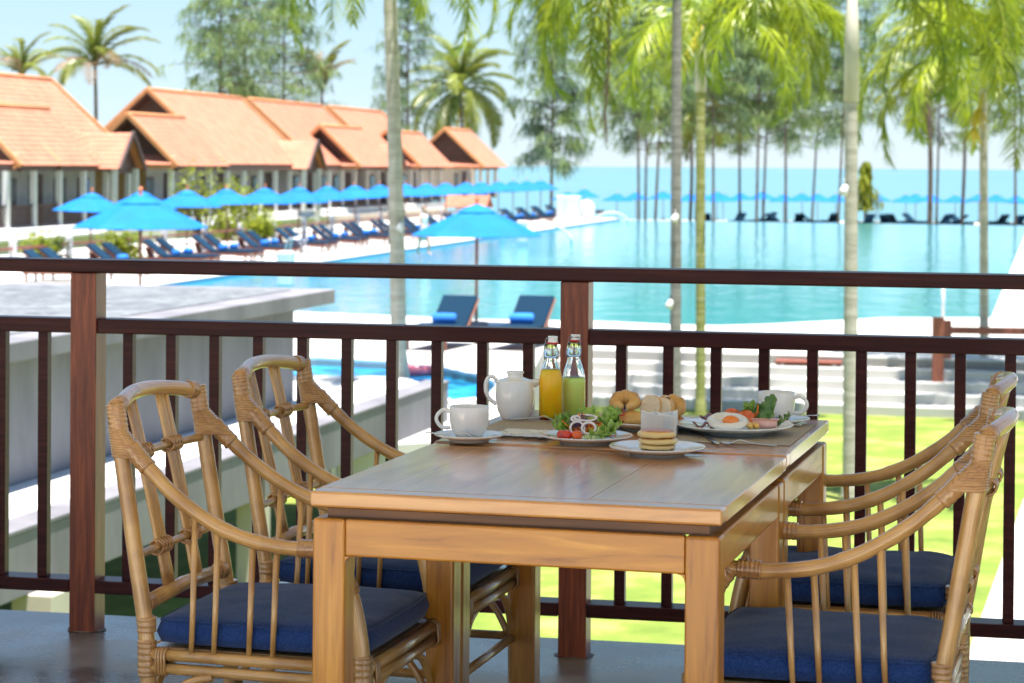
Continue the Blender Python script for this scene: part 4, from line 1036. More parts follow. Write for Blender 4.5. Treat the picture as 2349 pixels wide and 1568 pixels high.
def cushion(name, seed, label):
    R_ = random.Random(seed); m = MB(); nx, ny = 26, 26; vs = []; fs = []
    def hw(x): return .214 + .012*(x+.2)/.4
    from mathutils import noise as nz
    def pt(i, j, top):
        u = -1+2*i/nx; v = -1+2*j/ny
        x = .012+.222*(abs(u)**.92*(1 if u > 0 else -1)); y = hw(x)*(abs(v)**.92*(1 if v > 0 else -1))
        e = max(0, 1-abs(u)**7)**.42*max(0, 1-abs(v)**7)**.42
        # pull the corners in a bit
        cpl = 1-.045*(abs(u*v)**4)
        nn = nz.noise(Vector((x*9+seed*3, y*9, seed)))*.007 + nz.noise(Vector((x*26+seed, y*26, seed)))*.0034
        c = .012*max(0,(1-u*u))*max(0,(1-v*v))
        if top: z = .434+(.011+c)*e+nn*e
        else: z = .390-.005*e
        return (.012+(x-.012)*cpl, y*cpl, z)
    for top in (True, False):
        o = len(vs)
        for i in range(nx+1):
            for j in range(ny+1): vs.append(pt(i,j,top))
        for i in range(nx):
            for j in range(ny):
                a = o+i*(ny+1)+j; q = (a, a+ny+1, a+ny+2, a+1); fs.append(q if top else q[::-1])
    m.add(vs, fs, True)
    # sides between the two seams
    rim = [(i,0) for i in range(nx)]+[(nx,j) for j in range(ny)]+[(i,ny) for i in range(nx,0,-1)]+[(0,j) for j in range(ny,0,-1)]
    idx = [i*(ny+1)+j for i,j in rim]; N_ = len(vs); n = len(idx); o2 = (nx+1)*(ny+1)
    b2 = lambda k, n, d: (k+d) % n
    for i_ in idx: p_ = vs[i_]; m.v.append((.012+(p_[0]-.012)*1.035, p_[1]*1.035, .412))
    for k in range(n):
        a, b = idx[k], idx[(k+1)%n]; m.f += [(a, b, N_+b2(k,n,1), N_+k)[::-1], (N_+k, N_+b2(k,n,1), b+o2, a+o2)[::-1]]; m.sm += [True, True]
    ob = m.build(name, 'navy_cushion')
    # piping
    pp = MB(); pts = [Vector(vs[i]) for i in idx]; pp.tube([p+Vector(((p.x-.012)*.004,p.y*.004,.000)) for p in pts], .0022, 5, close=True).build('piping', 'navy_cushion', ob)
    tag(ob, label, 'cushion', 'navy cushions on the rattan armchairs'); return ob
ch0 = make_chair()
cu0 = cushion('seat_cushion', 3, 'x')
CG = 'rattan armchairs round the tables'
for i, (bx, by, rz, lb, cl) in enumerate((
    (-.740, 4.845, TA+.0, 'rattan armchair at the left front of the table, nearest its front leg', 'navy blue seat cushion in the armchair at the left front of the table'),
    (-.570, 5.520, TA-.0, 'rattan armchair on the left, further back near the railing', 'navy blue cushion mostly hidden in the armchair left at the back'),
    (.925, 4.430, TA+math.pi, 'rattan armchair on the right nearest the camera, cut by the frame', 'brightly lit navy cushion of the nearest armchair on the right'),
    (1.095, 5.215, TA+math.pi+.015, 'rattan armchair on the right, further back near the railing', 'navy blue cushion of the far right armchair, seen between spindles'))):
    c = ch0 if i == 0 else copy_tree(ch0); q = cu0 if i == 0 else copy_tree(cu0)
    f = Vector((math.cos(rz), math.sin(rz), 0)); o = Vector((bx,by,0))+f*.300
    for ob, l in ((c, lb), (q, cl)): ob.location = o; ob.rotation_euler = (0,0,rz); ob['label'] = l
    c['group'] = CG

# ================================================================ things on the table
def onT(px, py, z=ZT2): return P(px, py, z)
def lathe_obj(name, prof, mat, loc, label=None, cat=None, n=40, parent=None, rz=0):
    o = MB().lathe(prof, n).build(name, mat, parent, loc=loc, rot=(0,0,rz)); return tag(o, label, cat)
def plate(loc, R_, label, name='plate', h=.0195, well=.62):
    k = R_
    prof = [(0,.0035),(k*.50,.0035),(k*.52,0),(k*.56,0),(k*.575,.004),(k*.70,.0075),(k*.99,h-.0035),(k*1.0,h-.0015),(k*.992,h),(k*.97,h-.001),(k*well*1.10,h-.0045),(k*well,h-.0068),(0,h-.0072)]
    return lathe_obj(name, prof, 'porcelain', loc, label, 'plate', 56)
Ps = {}
def cup(loc, rz, label, R_=.0425, H=.066):
    r = empty('cup', loc, rz, label, 'cup')
    pr = [(0,.003),(R_*.55,.003),(R_*.56,0),(R_*.66,0),(R_*.72,.004),(R_*.90,.016),(R_*.985,.032),(R_,.048),(R_,H-.001),(R_*.985,H),(R_*.955,H-.001),(R_*.95,.046),(R_*.92,.03),(R_*.8,.014),(R_*.5,.007),(0,.006)]
    MB().lathe(pr, 44).build('body', 'porcelain', r)
    hp = bez([(R_*.97,0,H*.80),(R_*1.28,0,H*.88),(R_*1.60,0,H*.72),(R_*1.66,0,H*.52),(R_*1.45,0,H*.33),(R_*1.15,0,H*.28),(R_*.95,0,H*.30)],6)
    MB().tube(hp, [.0052]*len(hp), 10, flat=.8).build('handle', 'porcelain', r)
    return r
def cutlery(name, p0, p1, kind, label, lift=.002, parent=None, ts=.19):
    """knife, fork or spoon from handle end p0 to tip p1"""
    p0 = Vector(p0); p1 = Vector(p1); d = p1-p0; L = d.length; rz = math.atan2(d.y, d.x)
    wv = {'knife':[(0,.0045),(.1,.0055),(.45,.004),(.52,.005),(.56,.009),(.85,.0095),(.95,.006),(1,.0012)],
         'fork':[(0,.004),(.08,.0065),(.45,.0032),(.68,.0028),(.74,.009),(.80,.0115),(.84,.012)],
         'spoon':[(0,.0035),(.08,.006),(.45,.0028),(.68,.0025),(.75,.009),(.85,.0145),(.94,.012),(.985,.005),(1,.001)]}[kind]
    zf = lambda t: (lift + (.010*math.exp(-((t-.62)/.16)**2)) if kind != 'knife' else lift+.001)
    m = MB(); vs = []; n = 0
    for t, w_ in wv:
        dip = .0035*math.sin(math.pi*min(1,max(0,(t-.7)/.3))) if kind == 'spoon' else 0
        for y, z in ((-w_,0),(-w_*.5,-.0006-dip),(w_*.5,-.0006-dip),(w_,0),(w_*.5,.0014-dip),(-w_*.5,.0014-dip)): vs.append((t*L, y, z+zf(t)))
        n += 1
    fs = [(i*6+k, i*6+(k+1)%6, (i+1)*6+(k+1)%6, (i+1)*6+k) for i in range(n-1) for k in range(6)]+[tuple(range(5,-1,-1)), tuple((n-1)*6+k for k in range(6))]
    m.add(vs, fs, True)
    if kind == 'fork':
        for k in range(4): m.tube([(L*.835,-.0092+k*.0061,zf(.84)),(L*.92,-.0092+k*.0061,zf(.9)+.001),(L,-.0085+k*.0057,zf(1)+.003)], [.0019,.0017,.0008], 6)
    o = m.build(name, 'steel', parent, loc=p0, rot=(0,-math.asin(max(-1,min(1,d.z/L))),rz)); return tag(o, label, kind)
# placemats
m, nt_, b_ = newmat('placemat_weave'); N = nt_.nodes; L_ = nt_.links
tc = N.new('ShaderNodeTexCoord'); mp = N.new('ShaderNodeMapping'); mp.inputs['Rotation'].default_value = (0,0,rad(0)); L_.new(tc.outputs['Object'], mp.inputs[0])
w1 = N.new('ShaderNodeTexWave'); w1.inputs['Scale'].default_value = 95; w1.bands_direction = 'X'; w1.inputs['Distortion'].default_value = .6
w2 = N.new('ShaderNodeTexWave'); w2.inputs['Scale'].default_value = 60; w2.bands_direction = 'Y'; w2.inputs['Distortion'].default_value = .6
L_.new(mp.outputs[0], w1.inputs[0]); L_.new(mp.outputs[0], w2.inputs[0]); mu = N.new('ShaderNodeMath'); mu.operation = 'MULTIPLY'; L_.new(w1.outputs[1], mu.inputs[0]); L_.new(w2.outputs[1], mu.inputs[1])
cr = N.new('ShaderNodeValToRGB'); cr.color_ramp.elements[0].color = (.20,.15,.10,1); cr.color_ramp.elements[0].position = .03; cr.color_ramp.elements[1].color = (.68,.60,.47,1); cr.color_ramp.elements[1].position = .55
L_.new(mu.outputs[0], cr.inputs[0]); L_.new(cr.outputs[0], b_.inputs[0]); bp = N.new('ShaderNodeBump'); bp.inputs['Strength'].default_value = .5; bp.inputs['Distance'].default_value = .001; L_.new(mu.outputs[0], bp.inputs['Height']); L_.new(bp.outputs[0], b_.inputs['Normal']); setp(b_, rough=.7)
def mat_(p, w_, d_, label):
    o = MB().box((w_/2, d_/2, .001),(w_, d_, .002)).build('placemat', 'placemat_weave', loc=(p[0], p[1], ZT2), rot=(0,0,TA)); return tag(o, label, 'placemat')
pm1 = Vector((-.105,5.068,0)); mat_(pm1, .30, .425, 'woven beige placemat on the left under the teapot and napkin')
pm2 = Vector((.300,5.008,0)); mat_(pm2, .308, .42, 'woven beige placemat on the right under the fried egg plate')
ZM = ZT2+.0022
# cup and saucer, left
c = onT(1076,1013); Ps['saucer'] = c
sauc = plate((c.x,c.y,ZT2), .0755, 'white saucer under the left coffee cup, spoon lying on it', 'saucer', h=.0175, well=.5); sauc['category'] = 'saucer'
cup((c.x,c.y,ZT2+.0102), math.pi+TA*.2, 'white coffee cup with its handle to the left, on the near left saucer')
cutlery('spoon', (c.x-.093,c.y-.030,ZT2+.021), (c.x+.035,c.y-.058,ZT2+.012), 'spoon', 'steel teaspoon on the left saucer, handle sticking out left', lift=.001)
# cup and saucer, right
c = Vector((.618,5.345,0)); s2 = plate((c.x,c.y,ZT2), .0755, 'white saucer at the far right table corner', 'saucer', h=.0175, well=.5); s2['category'] = 'saucer'
cup((c.x-.002,c.y,ZT2+.0102), -.25, 'white coffee cup with its handle to the right, behind the egg plate')
cutlery('spoon', (c.x+.098,c.y-.004,ZT2+.0225), (c.x-.03,c.y-.045,ZT2+.014), 'spoon', 'steel teaspoon on the right saucer, handle sticking out right', lift=.001)
# teapot
tp = P(1181,961,ZM); pot = empty('teapot', (tp.x,tp.y,ZM), 0, 'white porcelain teapot with flat knob lid, left of the juice bottles', 'teapot')
body = [(0,.003),(.024,.003),(.026,0),(.030,.0),(.033,.004),(.0405,.020),(.0445,.038),(.0462,.055),(.0455,.072),(.0435,.086),(.0425,.0905),(.0405,.091),(.028,.0945)]
MB().lathe(body, 44).build('body', 'porcelain', pot)
MB().lathe([(.0285,.0940),(.026,.0955),(.020,.0975),(.0175,.100),(.0175,.104),(.0205,.108),(.0205,.110),(.019,.1115),(.010,.1125),(0,.1128)], 36).build('lid', 'porcelain', pot)
hp = bez([(-.041,0,.0865),(-.050,0,.0975),(-.060,0,.098),(-.068,0,.086),(-.0685,0,.066),(-.062,0,.050),(-.052,0,.040),(-.044,0,.034)], 6)
MB().tube(hp, [.0062]*len(hp), 10, flat=.75).build('handle', 'porcelain', pot)
m = MB(); sp_ = [((.030,.081),.030,.020),((.040,.085),.022,.013),((.049,.0870),.016,.0125),((.057,.0895),.012,.0095),((.0635,.0910),.0095,.0070)]
vs = []; n = 14
for (x, z), ry, rz_ in sp_:
    for k in range(n):
        a = 6.283*k/n; vs.append((x-.004*math.sin(a)*0, ry*math.cos(a)*.55, z+rz_*math.sin(a)*(1 if math.sin(a) < 0 else .55)))
fs = [(i*n+k, i*n+(k+1)%n, (i+1)*n+(k+1)%n, (i+1)*n+k) for i in range(len(sp_)-1) for k in range(n)]+[tuple(4*n+k for k in range(n))]
m.add(vs, fs, True).build('spout', 'porcelain', pot)
pot.rotation_euler = (0,0,.05)
# bottles
def bottle(loc, lev, juice, label, rz, tilt=0, jl=None):
    r = empty('glass_bottle', loc, rz, label, 'bottle'); R0 = .0268
    out = [(0,.0015),(.020,.0008),(.0245,.0015),(R0,.006),(R0,.085),(.0262,.097),(.0235,.112),(.0190,.126),(.0158,.136),(.0143,.1435),(.0150,.1465),(.0170,.150),(.0172,.164),(.0163,.169),(.0137,.1715),(.0148,.1735),(.0148,.1765),(.0125,.178)]
    inn = [(.0105,.178),(.0105,.168),(.0125,.160),(.0128,.150),(.0118,.142),(.0135,.134),(.0168,.124),(.0212,.111),(.0238,.096),(.0244,.085),(.0244,.009),(.022,.0065),(0,.006)]
    MB().lathe(out+inn, 40).build('glass', 'glass', r)
    lv = [(x*1.002+.0012,z) for x, z in inn if z < lev][::-1]; lr = lv[-1][0]
    # liquid fills to the inner wall
    ou = [q for q in out if .0055 < q[1] < lev]; nx_ = [q for q in out if q[1] >= lev][0]; t = (lev-ou[-1][1])/(nx_[1]-ou[-1][1]); rl_ = ou[-1][0]+(nx_[0]-ou[-1][0])*t
    prof = [(0,.0045),(.023,.0045)]+[(x+.0003, z) for x, z in ou]+[(rl_+.0003, lev), (rl_-.002, lev-.0002), (0, lev-.0006)]
    MB().lathe(prof, 40).build('juice', juice, r, label=jl)
    cap = MB().lathe([(0,.1795),(.0118,.1795),(.0118,.183),(.0112,.184),(.0112,.1935),(.0118,.195),(.0108,.1958),(0,.196)], 30).build('stopper', 'porcelain', r, rot=(0,tilt,0))
    MB().lathe([(.008,.1775),(.0135,.1778),(.0145,.180),(.0138,.1825),(.008,.183)], 30).build('rubber_seal', 'red_rubber', r, rot=(0,tilt,0))
    # wire bail
    m = MB()
    m.tube([(.0150*math.cos(a),.0150*math.sin(a),.1450) for a in [6.283*k/24 for k in range(24)]], .0008, 6, close=True)
    for s in (1,-1):
        m.tube(bez([(0,s*.0148,.145),(.004,s*.0165,.143),(.006,s*.018,.149),(.002,s*.0175,.16),(-.001,s*.0150,.175),(0,s*.0120,.189),(0,s*.009,.190)],5), .0009, 6)
        m.tube([(.0035*math.cos(a)+.003,s*.0165,.1435+.0035*math.sin(a)) for a in [6.283*k/12 for k in range(12)]], .0008, 5, close=True)
    m.build('wire_bail', 'wire', r)
    MB().tube([(0,-.0123,.1895),(0,.0123,.1895)], .0016, 8).build('bail_pin', 'wire', r)
    return r
bt1 = P(1262.5,962,ZM); bottle((bt1.x,bt1.y,ZM), .118, 'orange_juice', 'swing top glass bottle full of orange juice beside the teapot', rad(-72), tilt=rad(4))
bt2 = P(1315.6,958,ZM); bottle((bt2.x,bt2.y,ZM), .096, 'green_juice', 'swing top glass bottle half full of pale green juice', rad(-110), tilt=rad(-3))
# cutlery behind and napkin
cutlery('spoon', P(1167,964,ZM+.002), P(1291,966,ZM+.004), 'spoon', 'steel spoon lying before the teapot and bottles', lift=.002)
noisy('napkin_print', [(.46,(.72,.72,.71)),(.5,(.30,.31,.33)),(.53,(.75,.75,.74))], scale=38, dist=2.5, detail=2, rough=.9)
m = MB(); nx, ny = 30, 14; vs = []
A_ = P(1136,1002,ZM); B_ = P(1252,1008,ZM); U_ = (B_-A_); D_ = TV*.105
for k in range(2):
    o = len(vs)
    for i in range(nx+1):
        for j in range(ny+1):
            q = A_+U_*(i/nx)+D_*(j/ny)+TV*(.004*math.sin(i*.9))*(1 if j == 0 else 0)
            z = ZM+.0012+ (.0065+.0022*math.sin(i*.7+j*.3)*math.sin(j*.5) if k == 0 else 0)
            e = min(i, nx-i, j, ny-j)
            if e == 0 and k == 0: z = ZM+.0035
            vs.append((q.x,q.y,z))
    f = [(o+i*(ny+1)+j, o+(i+1)*(ny+1)+j, o+(i+1)*(ny+1)+j+1, o+i*(ny+1)+j+1) for i in range(nx) for j in range(ny)]
    m.f += [q if k == 0 else q[::-1] for q in f]; m.sm += [True]*len(f)
m.v = vs; tag(m.build('napkin', 'napkin_print'), 'folded white napkin with grey floral print on the left placemat', 'napkin')
cutlery('knife', P(1130,1001,ZM+.012), P(1262,1002,ZM+.012), 'knife', 'steel table knife lying on the printed napkin', lift=.001)

# ---- salad plate
sc = Vector((.1634,4.965,0)); plate((sc.x,sc.y,ZT1+.0035), .1005, 'white plate heaped with salad and cherry tomatoes, left of the pancakes')
noisy('lettuce', [(.3,(.14,.30,.03)),(.55,(.34,.52,.08)),(.75,(.62,.72,.30))], scale=18, detail=5, rough=.45, bump=.3, bdist=.003, coat=.2)
noisy('lettuce_dark', [(.3,(.05,.14,.02)),(.55,(.12,.25,.05)),(.72,(.36,.42,.16))], scale=16, detail=5, rough=.45, bump=.3, bdist=.003, coat=.2)
simple('tomato_red', (.62,.025,.008), rough=.12, coat=.6, coatr=.04); simple('tomato_orange', (.72,.10,.010), rough=.12, coat=.6, coatr=.04)
simple('carrot', (.85,.22,.02), rough=.4); noisy('cabbage', [(.4,(.10,.012,.10)),(.6,(.30,.07,.30)),(.8,(.65,.5,.66))], scale=60, rough=.35)
simple('onion', (.82,.78,.80), rough=.25); simple('onion_skin', (.30,.05,.20), rough=.3); noisy('cucumber', [(.4,(.50,.62,.22)),(.6,(.65,.74,.36))], scale=50, rough=.35); simple('stem_green', (.10,.28,.03), rough=.5)
def leaf(name, mat, parent, c, L, W, rz, tilt, roll=0, seed=1, frill=.16, curl=.6, label=None):
    R_ = random.Random(seed); nx, ny = 14, 12; vs = []; fs = []
    ph = R_.random()*6
    for i in range(nx+1):
        t = i/nx; w_ = W*(math.sin(math.pi*min(1,.12+t*.80))**.7)
        for j in range(ny+1):
            u = -1+2*j/ny; edge = abs(u)**2.2
            ru = .004*math.sin(t*26+ph+u*2)*edge*1.6+ .0045*math.sin(t*13+ph*2)*edge
            x = L*t + (frill*L*.12*math.sin(j*2.3+ph) if i == nx else 0); y = u*w_*(1+.08*math.sin(t*22+ph))
            z = curl*L*.5*t*t + u*u*w_*.45 + ru + .0015*math.sin(u*9+t*6)
            vs.append((x,y,z))
    for i in range(nx):
        for j in range(ny): a = i*(ny+1)+j; fs.append((a,a+1,a+ny+2,a+ny+1))
    M_ = Matrix.Translation(c) @ Matrix.Rotation(rz,4,'Z') @ Matrix.Rotation(-tilt,4,'Y') @ Matrix.Rotation(roll,4,'X')
    o = MB().add(vs, fs, True, None, M_).build(name, mat, parent, label=label)
    s_ = o.modifiers.new('thick', 'SOLIDIFY'); s_.thickness = .0008
    return o
zs = ZT1+.0035+.0118
sal = empty('salad', (sc.x,sc.y,zs), 0, 'heap of lettuce, red cabbage, carrot and onion rings on the left plate', 'salad')
for i, (x,y,L,W,rz,ti,ro) in enumerate(((-.02,.005,.062,.026,2.7,.35,.2),(-.03,-.01,.05,.024,3.3,.2,-.3),(.02,.0,.07,.030,.1,.45,.2),(.015,-.015,.066,.028,-.5,.15,-.2),(.03,.015,.064,.026,.6,.55,.3),(.0,.02,.06,.028,1.4,.6,0),(.03,-.03,.045,.022,-.9,.05,.2),(.01,.025,.055,.024,2.2,.7,0),(.035,.0,.055,.024,.25,.8,.5),(-.03,.02,.05,.022,2.4,.8,.4),(.02,-.035,.045,.02,-1.3,.05,0),(.045,.005,.045,.022,-.1,.9,-.3))):
    leaf('lettuce_leaf', 'lettuce', sal, (x,y,.003+.003*(i%3)), L, W, rz, ti, ro, seed=i)
R_ = random.Random(3); m = MB()
for i in range(60):
    a = R_.random()*6.28; t = R_.random()**.5; c_ = Vector((-.004+.030*t*math.cos(a), .004+.022*t*math.sin(a), .018+.024*(1-t)+R_.uniform(0,.008)))
    d = Vector((R_.uniform(-1,1),R_.uniform(-1,1),R_.uniform(-.5,.5))).normalized()*R_.uniform(.008,.017); k = Vector((R_.uniform(-1,1),R_.uniform(-1,1),R_.uniform(0,1)))*.006
    m.tube([c_-d, c_+k, c_+d], .0013, 5, flat=.5)
m.build('red_cabbage', 'cabbage', sal, kind='stuff')
m = MB()
for i in range(70):
    a = R_.random()*6.28; t = R_.random()**.5; c_ = Vector((.012+.050*t*math.cos(a), -.004+.034*t*math.sin(a), .006+.030*(1-t)+R_.uniform(0,.006)))
    d = Vector((R_.uniform(-1,1),R_.uniform(-.6,.6),R_.uniform(-.6,.4))).normalized()*R_.uniform(.008,.016); k = Vector((R_.uniform(-1,1),R_.uniform(-1,1),R_.uniform(-1,1)))*.004
    m.tube([c_-d, c_+k, c_+d], .0013, 5)
m.tube([(-.052,-.002,.036),(-.036,-.010,.020)], .0018, 5); m.tube([(-.018,.0,.052),(-.010,.004,.043)], .0016, 5); m.tube([(-.006,.0,.053),(-.004,.004,.043)], .0014, 5)
m.build('shredded_carrot', 'carrot', sal, kind='stuff')
def ring_o(c, r1, r2, th, rx, rz, name='onion_ring'):
    M_ = Matrix.Translation(c) @ Matrix.Rotation(rz,4,'Z') @ Matrix.Rotation(rx,4,'X')
    m = MB(); m.tube([(r1*math.cos(6.283*k/28), r2*math.sin(6.283*k/28), 0) for k in range(28)], th, 8, M=M_, close=True); return m.build(name, 'onion', sal)
ring_o((-.020,-.034,.023), .0155, .0150, .0024, 1.25, .2); ring_o((.004,-.040,.0245), .0150, .0125, .0030, 1.2, -.25); ring_o((-.002,-.006,.043), .024, .014, .0024, .35, .1); ring_o((-.022,-.004,.040), .010, .008, .003, .6, .3)
for i, (x,y,mt,lb) in enumerate(((-.053,-.042,'tomato_red','deep red cherry tomato, leftmost on the salad plate'),(-.044,-.056,'tomato_red','red cherry tomato in front of the other two on the salad plate'),(-.022,-.058,'tomato_orange','orange red cherry tomato right of the red ones on the salad plate'))):
    r_ = .0115 if i else .0108
    o = MB().blob((0,0,0), (r_*1.08,r_,r_*.94), 22, 14).build('cherry_tomato', mt, loc=(sc.x+x,sc.y+y,ZT1+.0155+r_*.94), rot=(0,0,.3*i)); tag(o, lb, 'tomato')
m = MB()
for i in range(7): m.lathe([(0,-.0015),(.0075,-.0015),(.008,-.001),(.008,.001),(.0075,.0015),(0,.0015)], 14, M=Matrix.Translation((.0+.006*i-.006,-.058+.003*(i%2),.0035+.002*(i%3))) @ Matrix.Rotation(1.1,4,'Y') @ Matrix.Rotation(.3*i,4,'X'))
m.build('cucumber_slices', 'cucumber', sal)

# ---- pancakes
pc = Vector((.306,4.800,0)); plate((pc.x,pc.y,ZT1), .1005, 'white plate with the pancakes, in front of the sachet holder')
m, nt_, b_ = newmat('pancake'); N = nt_.nodes; L_ = nt_.links
ge = N.new('ShaderNodeNewGeometry'); sx_ = N.new('ShaderNodeSeparateXYZ'); L_.new(ge.outputs['Normal'], sx_.inputs[0])
tc = N.new('ShaderNodeTexCoord'); nz_ = N.new('ShaderNodeTexNoise'); nz_.inputs['Scale'].default_value = 45; nz_.inputs['Detail'].default_value = 6; L_.new(tc.outputs['Object'], nz_.inputs[0])
so_ = N.new('ShaderNodeSeparateXYZ'); L_.new(tc.outputs['Object'], so_.inputs[0])
ab = N.new('ShaderNodeMath'); ab.operation = 'ABSOLUTE'; L_.new(so_.outputs[2], ab.inputs[0]); mr_ = N.new('ShaderNodeMapRange'); mr_.inputs['From Min'].default_value = .0030; mr_.inputs['From Max'].default_value = .0072; L_.new(ab.outputs[0], mr_.inputs[0])
ad = N.new('ShaderNodeMath'); ad.operation = 'MULTIPLY_ADD'; ad.inputs[1].default_value = .9; ad.inputs[2].default_value = -.42; L_.new(nz_.outputs[0], ad.inputs[0]); ad2 = N.new('ShaderNodeMath'); ad2.operation = 'ADD'; L_.new(ad.outputs[0], ad2.inputs[0]); L_.new(mr_.outputs[0], ad2.inputs[1])
cr = N.new('ShaderNodeValToRGB'); e = cr.color_ramp.elements; e[0].position = .15; e[0].color = (.78,.58,.25,1); e[1].position = .95; e[1].color = (.50,.19,.045,1); q = e.new(.5); q.color = (.74,.44,.15,1)
L_.new(ad2.outputs[0], cr.inputs[0]); L_.new(cr.outputs[0], b_.inputs[0]); bp = N.new('ShaderNodeBump'); bp.inputs['Strength'].default_value = .5; bp.inputs['Distance'].default_value = .0015; L_.new(nz_.outputs[0], bp.inputs['Height']); L_.new(bp.outputs[0], b_.inputs['Normal']); setp(b_, rough=.42, coat=.35, coatr=.25)
from mathutils import noise as mnz
zz = ZT1+.0123
for i, (r_, h_, dx, lb) in enumerate(((.0385,.0120,.000,'bottom pancake of the stack of three'),(.0415,.0135,.002,'middle pancake of the stack of three'),(.0400,.0150,-.002,'golden glazed top pancake of the stack of three'))):
    m = MB(); vs = []; fs = []; n = 44; pr = [(0,1),(.35,.98),(.65,.88),(.86,.66),(.97,.30),(1,0),(.98,-.45),(.90,-.85),(.6,-1),(0,-1)]
    for (q, z) in pr:
        for k in range(n):
            a = 6.283*k/n; w_ = 1+.07*mnz.noise(Vector((math.cos(a)*2+i*5,math.sin(a)*2,i)))+.03*mnz.noise(Vector((math.cos(a)*7+i*5,math.sin(a)*7,z)))
            dome = .30 if i == 2 else .05
            vs.append((r_*q*w_*math.cos(a), r_*q*w_*math.sin(a), z*h_/2*(1.0+(dome if z > 0 else 0))+.0016*mnz.noise(Vector((q*5,math.cos(a)*3,math.sin(a)*3+i*3)))*(1 if q > .2 else 0)))
    for j in range(len(pr)-1):
        for k in range(n): fs.append((j*n+k, (j+1)*n+k, (j+1)*n+(k+1)%n, j*n+(k+1)%n))
    o = m.add(vs, fs, True).build('pancake', 'pancake', loc=(pc.x+dx,pc.y,zz+h_/2)); tag(o, lb, 'pancake', 'stack of three pancakes'); zz += h_-.0006
# sachet holder
sh = P(1513,1001,ZT2); hold = empty('sachet_holder', (sh.x,sh.y+.005,ZT2), 0, 'empty white porcelain sachet holder with curved sides behind the pancakes', 'holder')
def wallp(a, b, ha, hm, hb, name):
    a = Vector(a); b = Vector(b); n_ = 14; vs = []; fs = []; t_ = .004; d = (b-a).normalized(); nn = Vector((d.y,-d.x))
    for i in range(n_+1):
        t = i/n_; q = a.lerp(b, t); c_ = -.006*math.sin(math.pi*t); h_ = ha*(1-t)**2+2*hm*t*(1-t)+hb*t*t; e_ = q-nn*c_*-1
        for s, z in ((-t_/2,0),(t_/2,0),(t_/2,h_),(-t_/2,h_)): vs.append((e_.x+nn.x*s, e_.y+nn.y*s, z))
    for i in range(n_):
        for k in range(4): fs.append((i*4+k, i*4+(k+1)%4, (i+1)*4+(k+1)%4, (i+1)*4+k))
    fs += [(3,2,1,0), (n_*4,n_*4+1,n_*4+2,n_*4+3)]
    MB().add(vs, fs).build(name, 'porcelain', hold, bevel=.001)
wallp((-.040,.008),(.0085,-.018), .0555,.046,.0475,'side_panel'); wallp((-.004,-.006),(.034,-.022), .0505,.0475,.0455,'side_panel'); wallp((.034,-.022),(.040,.018), .0455,.046,.056,'side_panel'); wallp((-.040,.008),(-.010,.038), .0555,.044,.050,'side_panel'); wallp((.040,.018),(-.010,.038), .056,.046,.050,'side_panel')
MB().box((0,.008,.002),(.055,.035,.003)).build('base', 'porcelain', hold, bevel=.001)

# ---- bread plate
bc = Vector((.312,5.235,0)); plate((bc.x,bc.y,ZT2), .108, 'white plate with croissants and bread slices behind the salad', h=.022)
zb = ZT2+.0148
noisy('crust', [(.25,(.40,.16,.035)),(.5,(.66,.36,.10)),(.75,(.80,.55,.22))], scale=14, detail=7, rough=.45, bump=.4, bdist=.002, bscale=60, coat=.15)
noisy('crumb', [(.30,(.45,.28,.16)),(.42,(.76,.60,.40)),(.75,(.84,.72,.53))], scale=110, detail=5, nrough=.75, rough=.8, bump=.8, bdist=.002)
noisy('dark_crust', [(.3,(.25,.08,.02)),(.7,(.55,.24,.06))], scale=18, detail=6, rough=.45, bump=.4, bdist=.002)
simple('jam', (.60,.015,.012), rough=.12, coat=.8, coatr=.05); simple('raisin', (.02,.012,.01), rough=.5)
def croissant(name, mat, c, Rr, th, rz, tilt, label, span=4.6, ridges=7, seed=1):
    pts = []; rs = []; n = 44
    for i in range(n+1):
        t = i/n; a = -span/2+span*t; pts.append((Rr*math.cos(a)*1.0, Rr*math.sin(a)*1.15, 0)); e = math.sin(math.pi*(.06+.88*t))**.65
        rs.append(th*e*(1+.16*abs(math.sin(t*math.pi*ridges))+.03*math.sin(i*3.1+seed)))
    m = MB(); m.tube(pts, rs, 14, M=Matrix.Rotation(tilt,4,'X') @ Matrix.Rotation(rad(-90),4,'Z') @ Matrix.Rotation(math.pi,4,'Z'), flat=.95)
    o = m.build(name, mat, loc=c, rot=(0,0,rz)); return tag(o, label, 'pastry')
q = P(1437,925,ZT2+.05)
croissant('croissant', 'crust', (bc.x-.052,bc.y-.002,zb+.046), .0185, .0165, rad(-6), .50, 'curled golden croissant on top of the other pastries', span=6.0)
croissant('croissant', 'crust', (bc.x+.052,bc.y+.016,zb+.030), .019, .0170, rad(-30), .8, 'rounded golden croissant standing right of the bread slices', span=5.6, seed=4)
def bun(name, mat, c, r3, rz, label, seed, amp=.12, M=None, cat='bread roll'):
    f = lambda d: 1+amp*mnz.noise(d*2.2+Vector((seed,0,0)))+amp*.4*mnz.noise(d*6+Vector((seed,0,0)))
    o = MB().blob((0,0,0), r3, 26, 16, f).build(name, mat, loc=c, rot=rz); return tag(o, label, cat)
bun('bread_roll', 'crust', (bc.x-.035,bc.y-.022,zb+.012), (.030,.022,.017), (0,0,.4), 'golden roll at the bottom of the pastry pile', 2)
bun('bread_roll', 'dark_crust', (bc.x-.066,bc.y+.016,zb+.016), (.024,.020,.015), (0,.2,-.3), 'darker nutty roll at the back left of the pastry pile', 5, .2)
jb = bun('jam_pastry', 'dark_crust', (bc.x-.064,bc.y-.030,zb+.011), (.034,.014,.0125), (0,-.38,.35), 'oblong pastry with red jam on top, tilted towards the salad', 7, .1, cat='pastry')
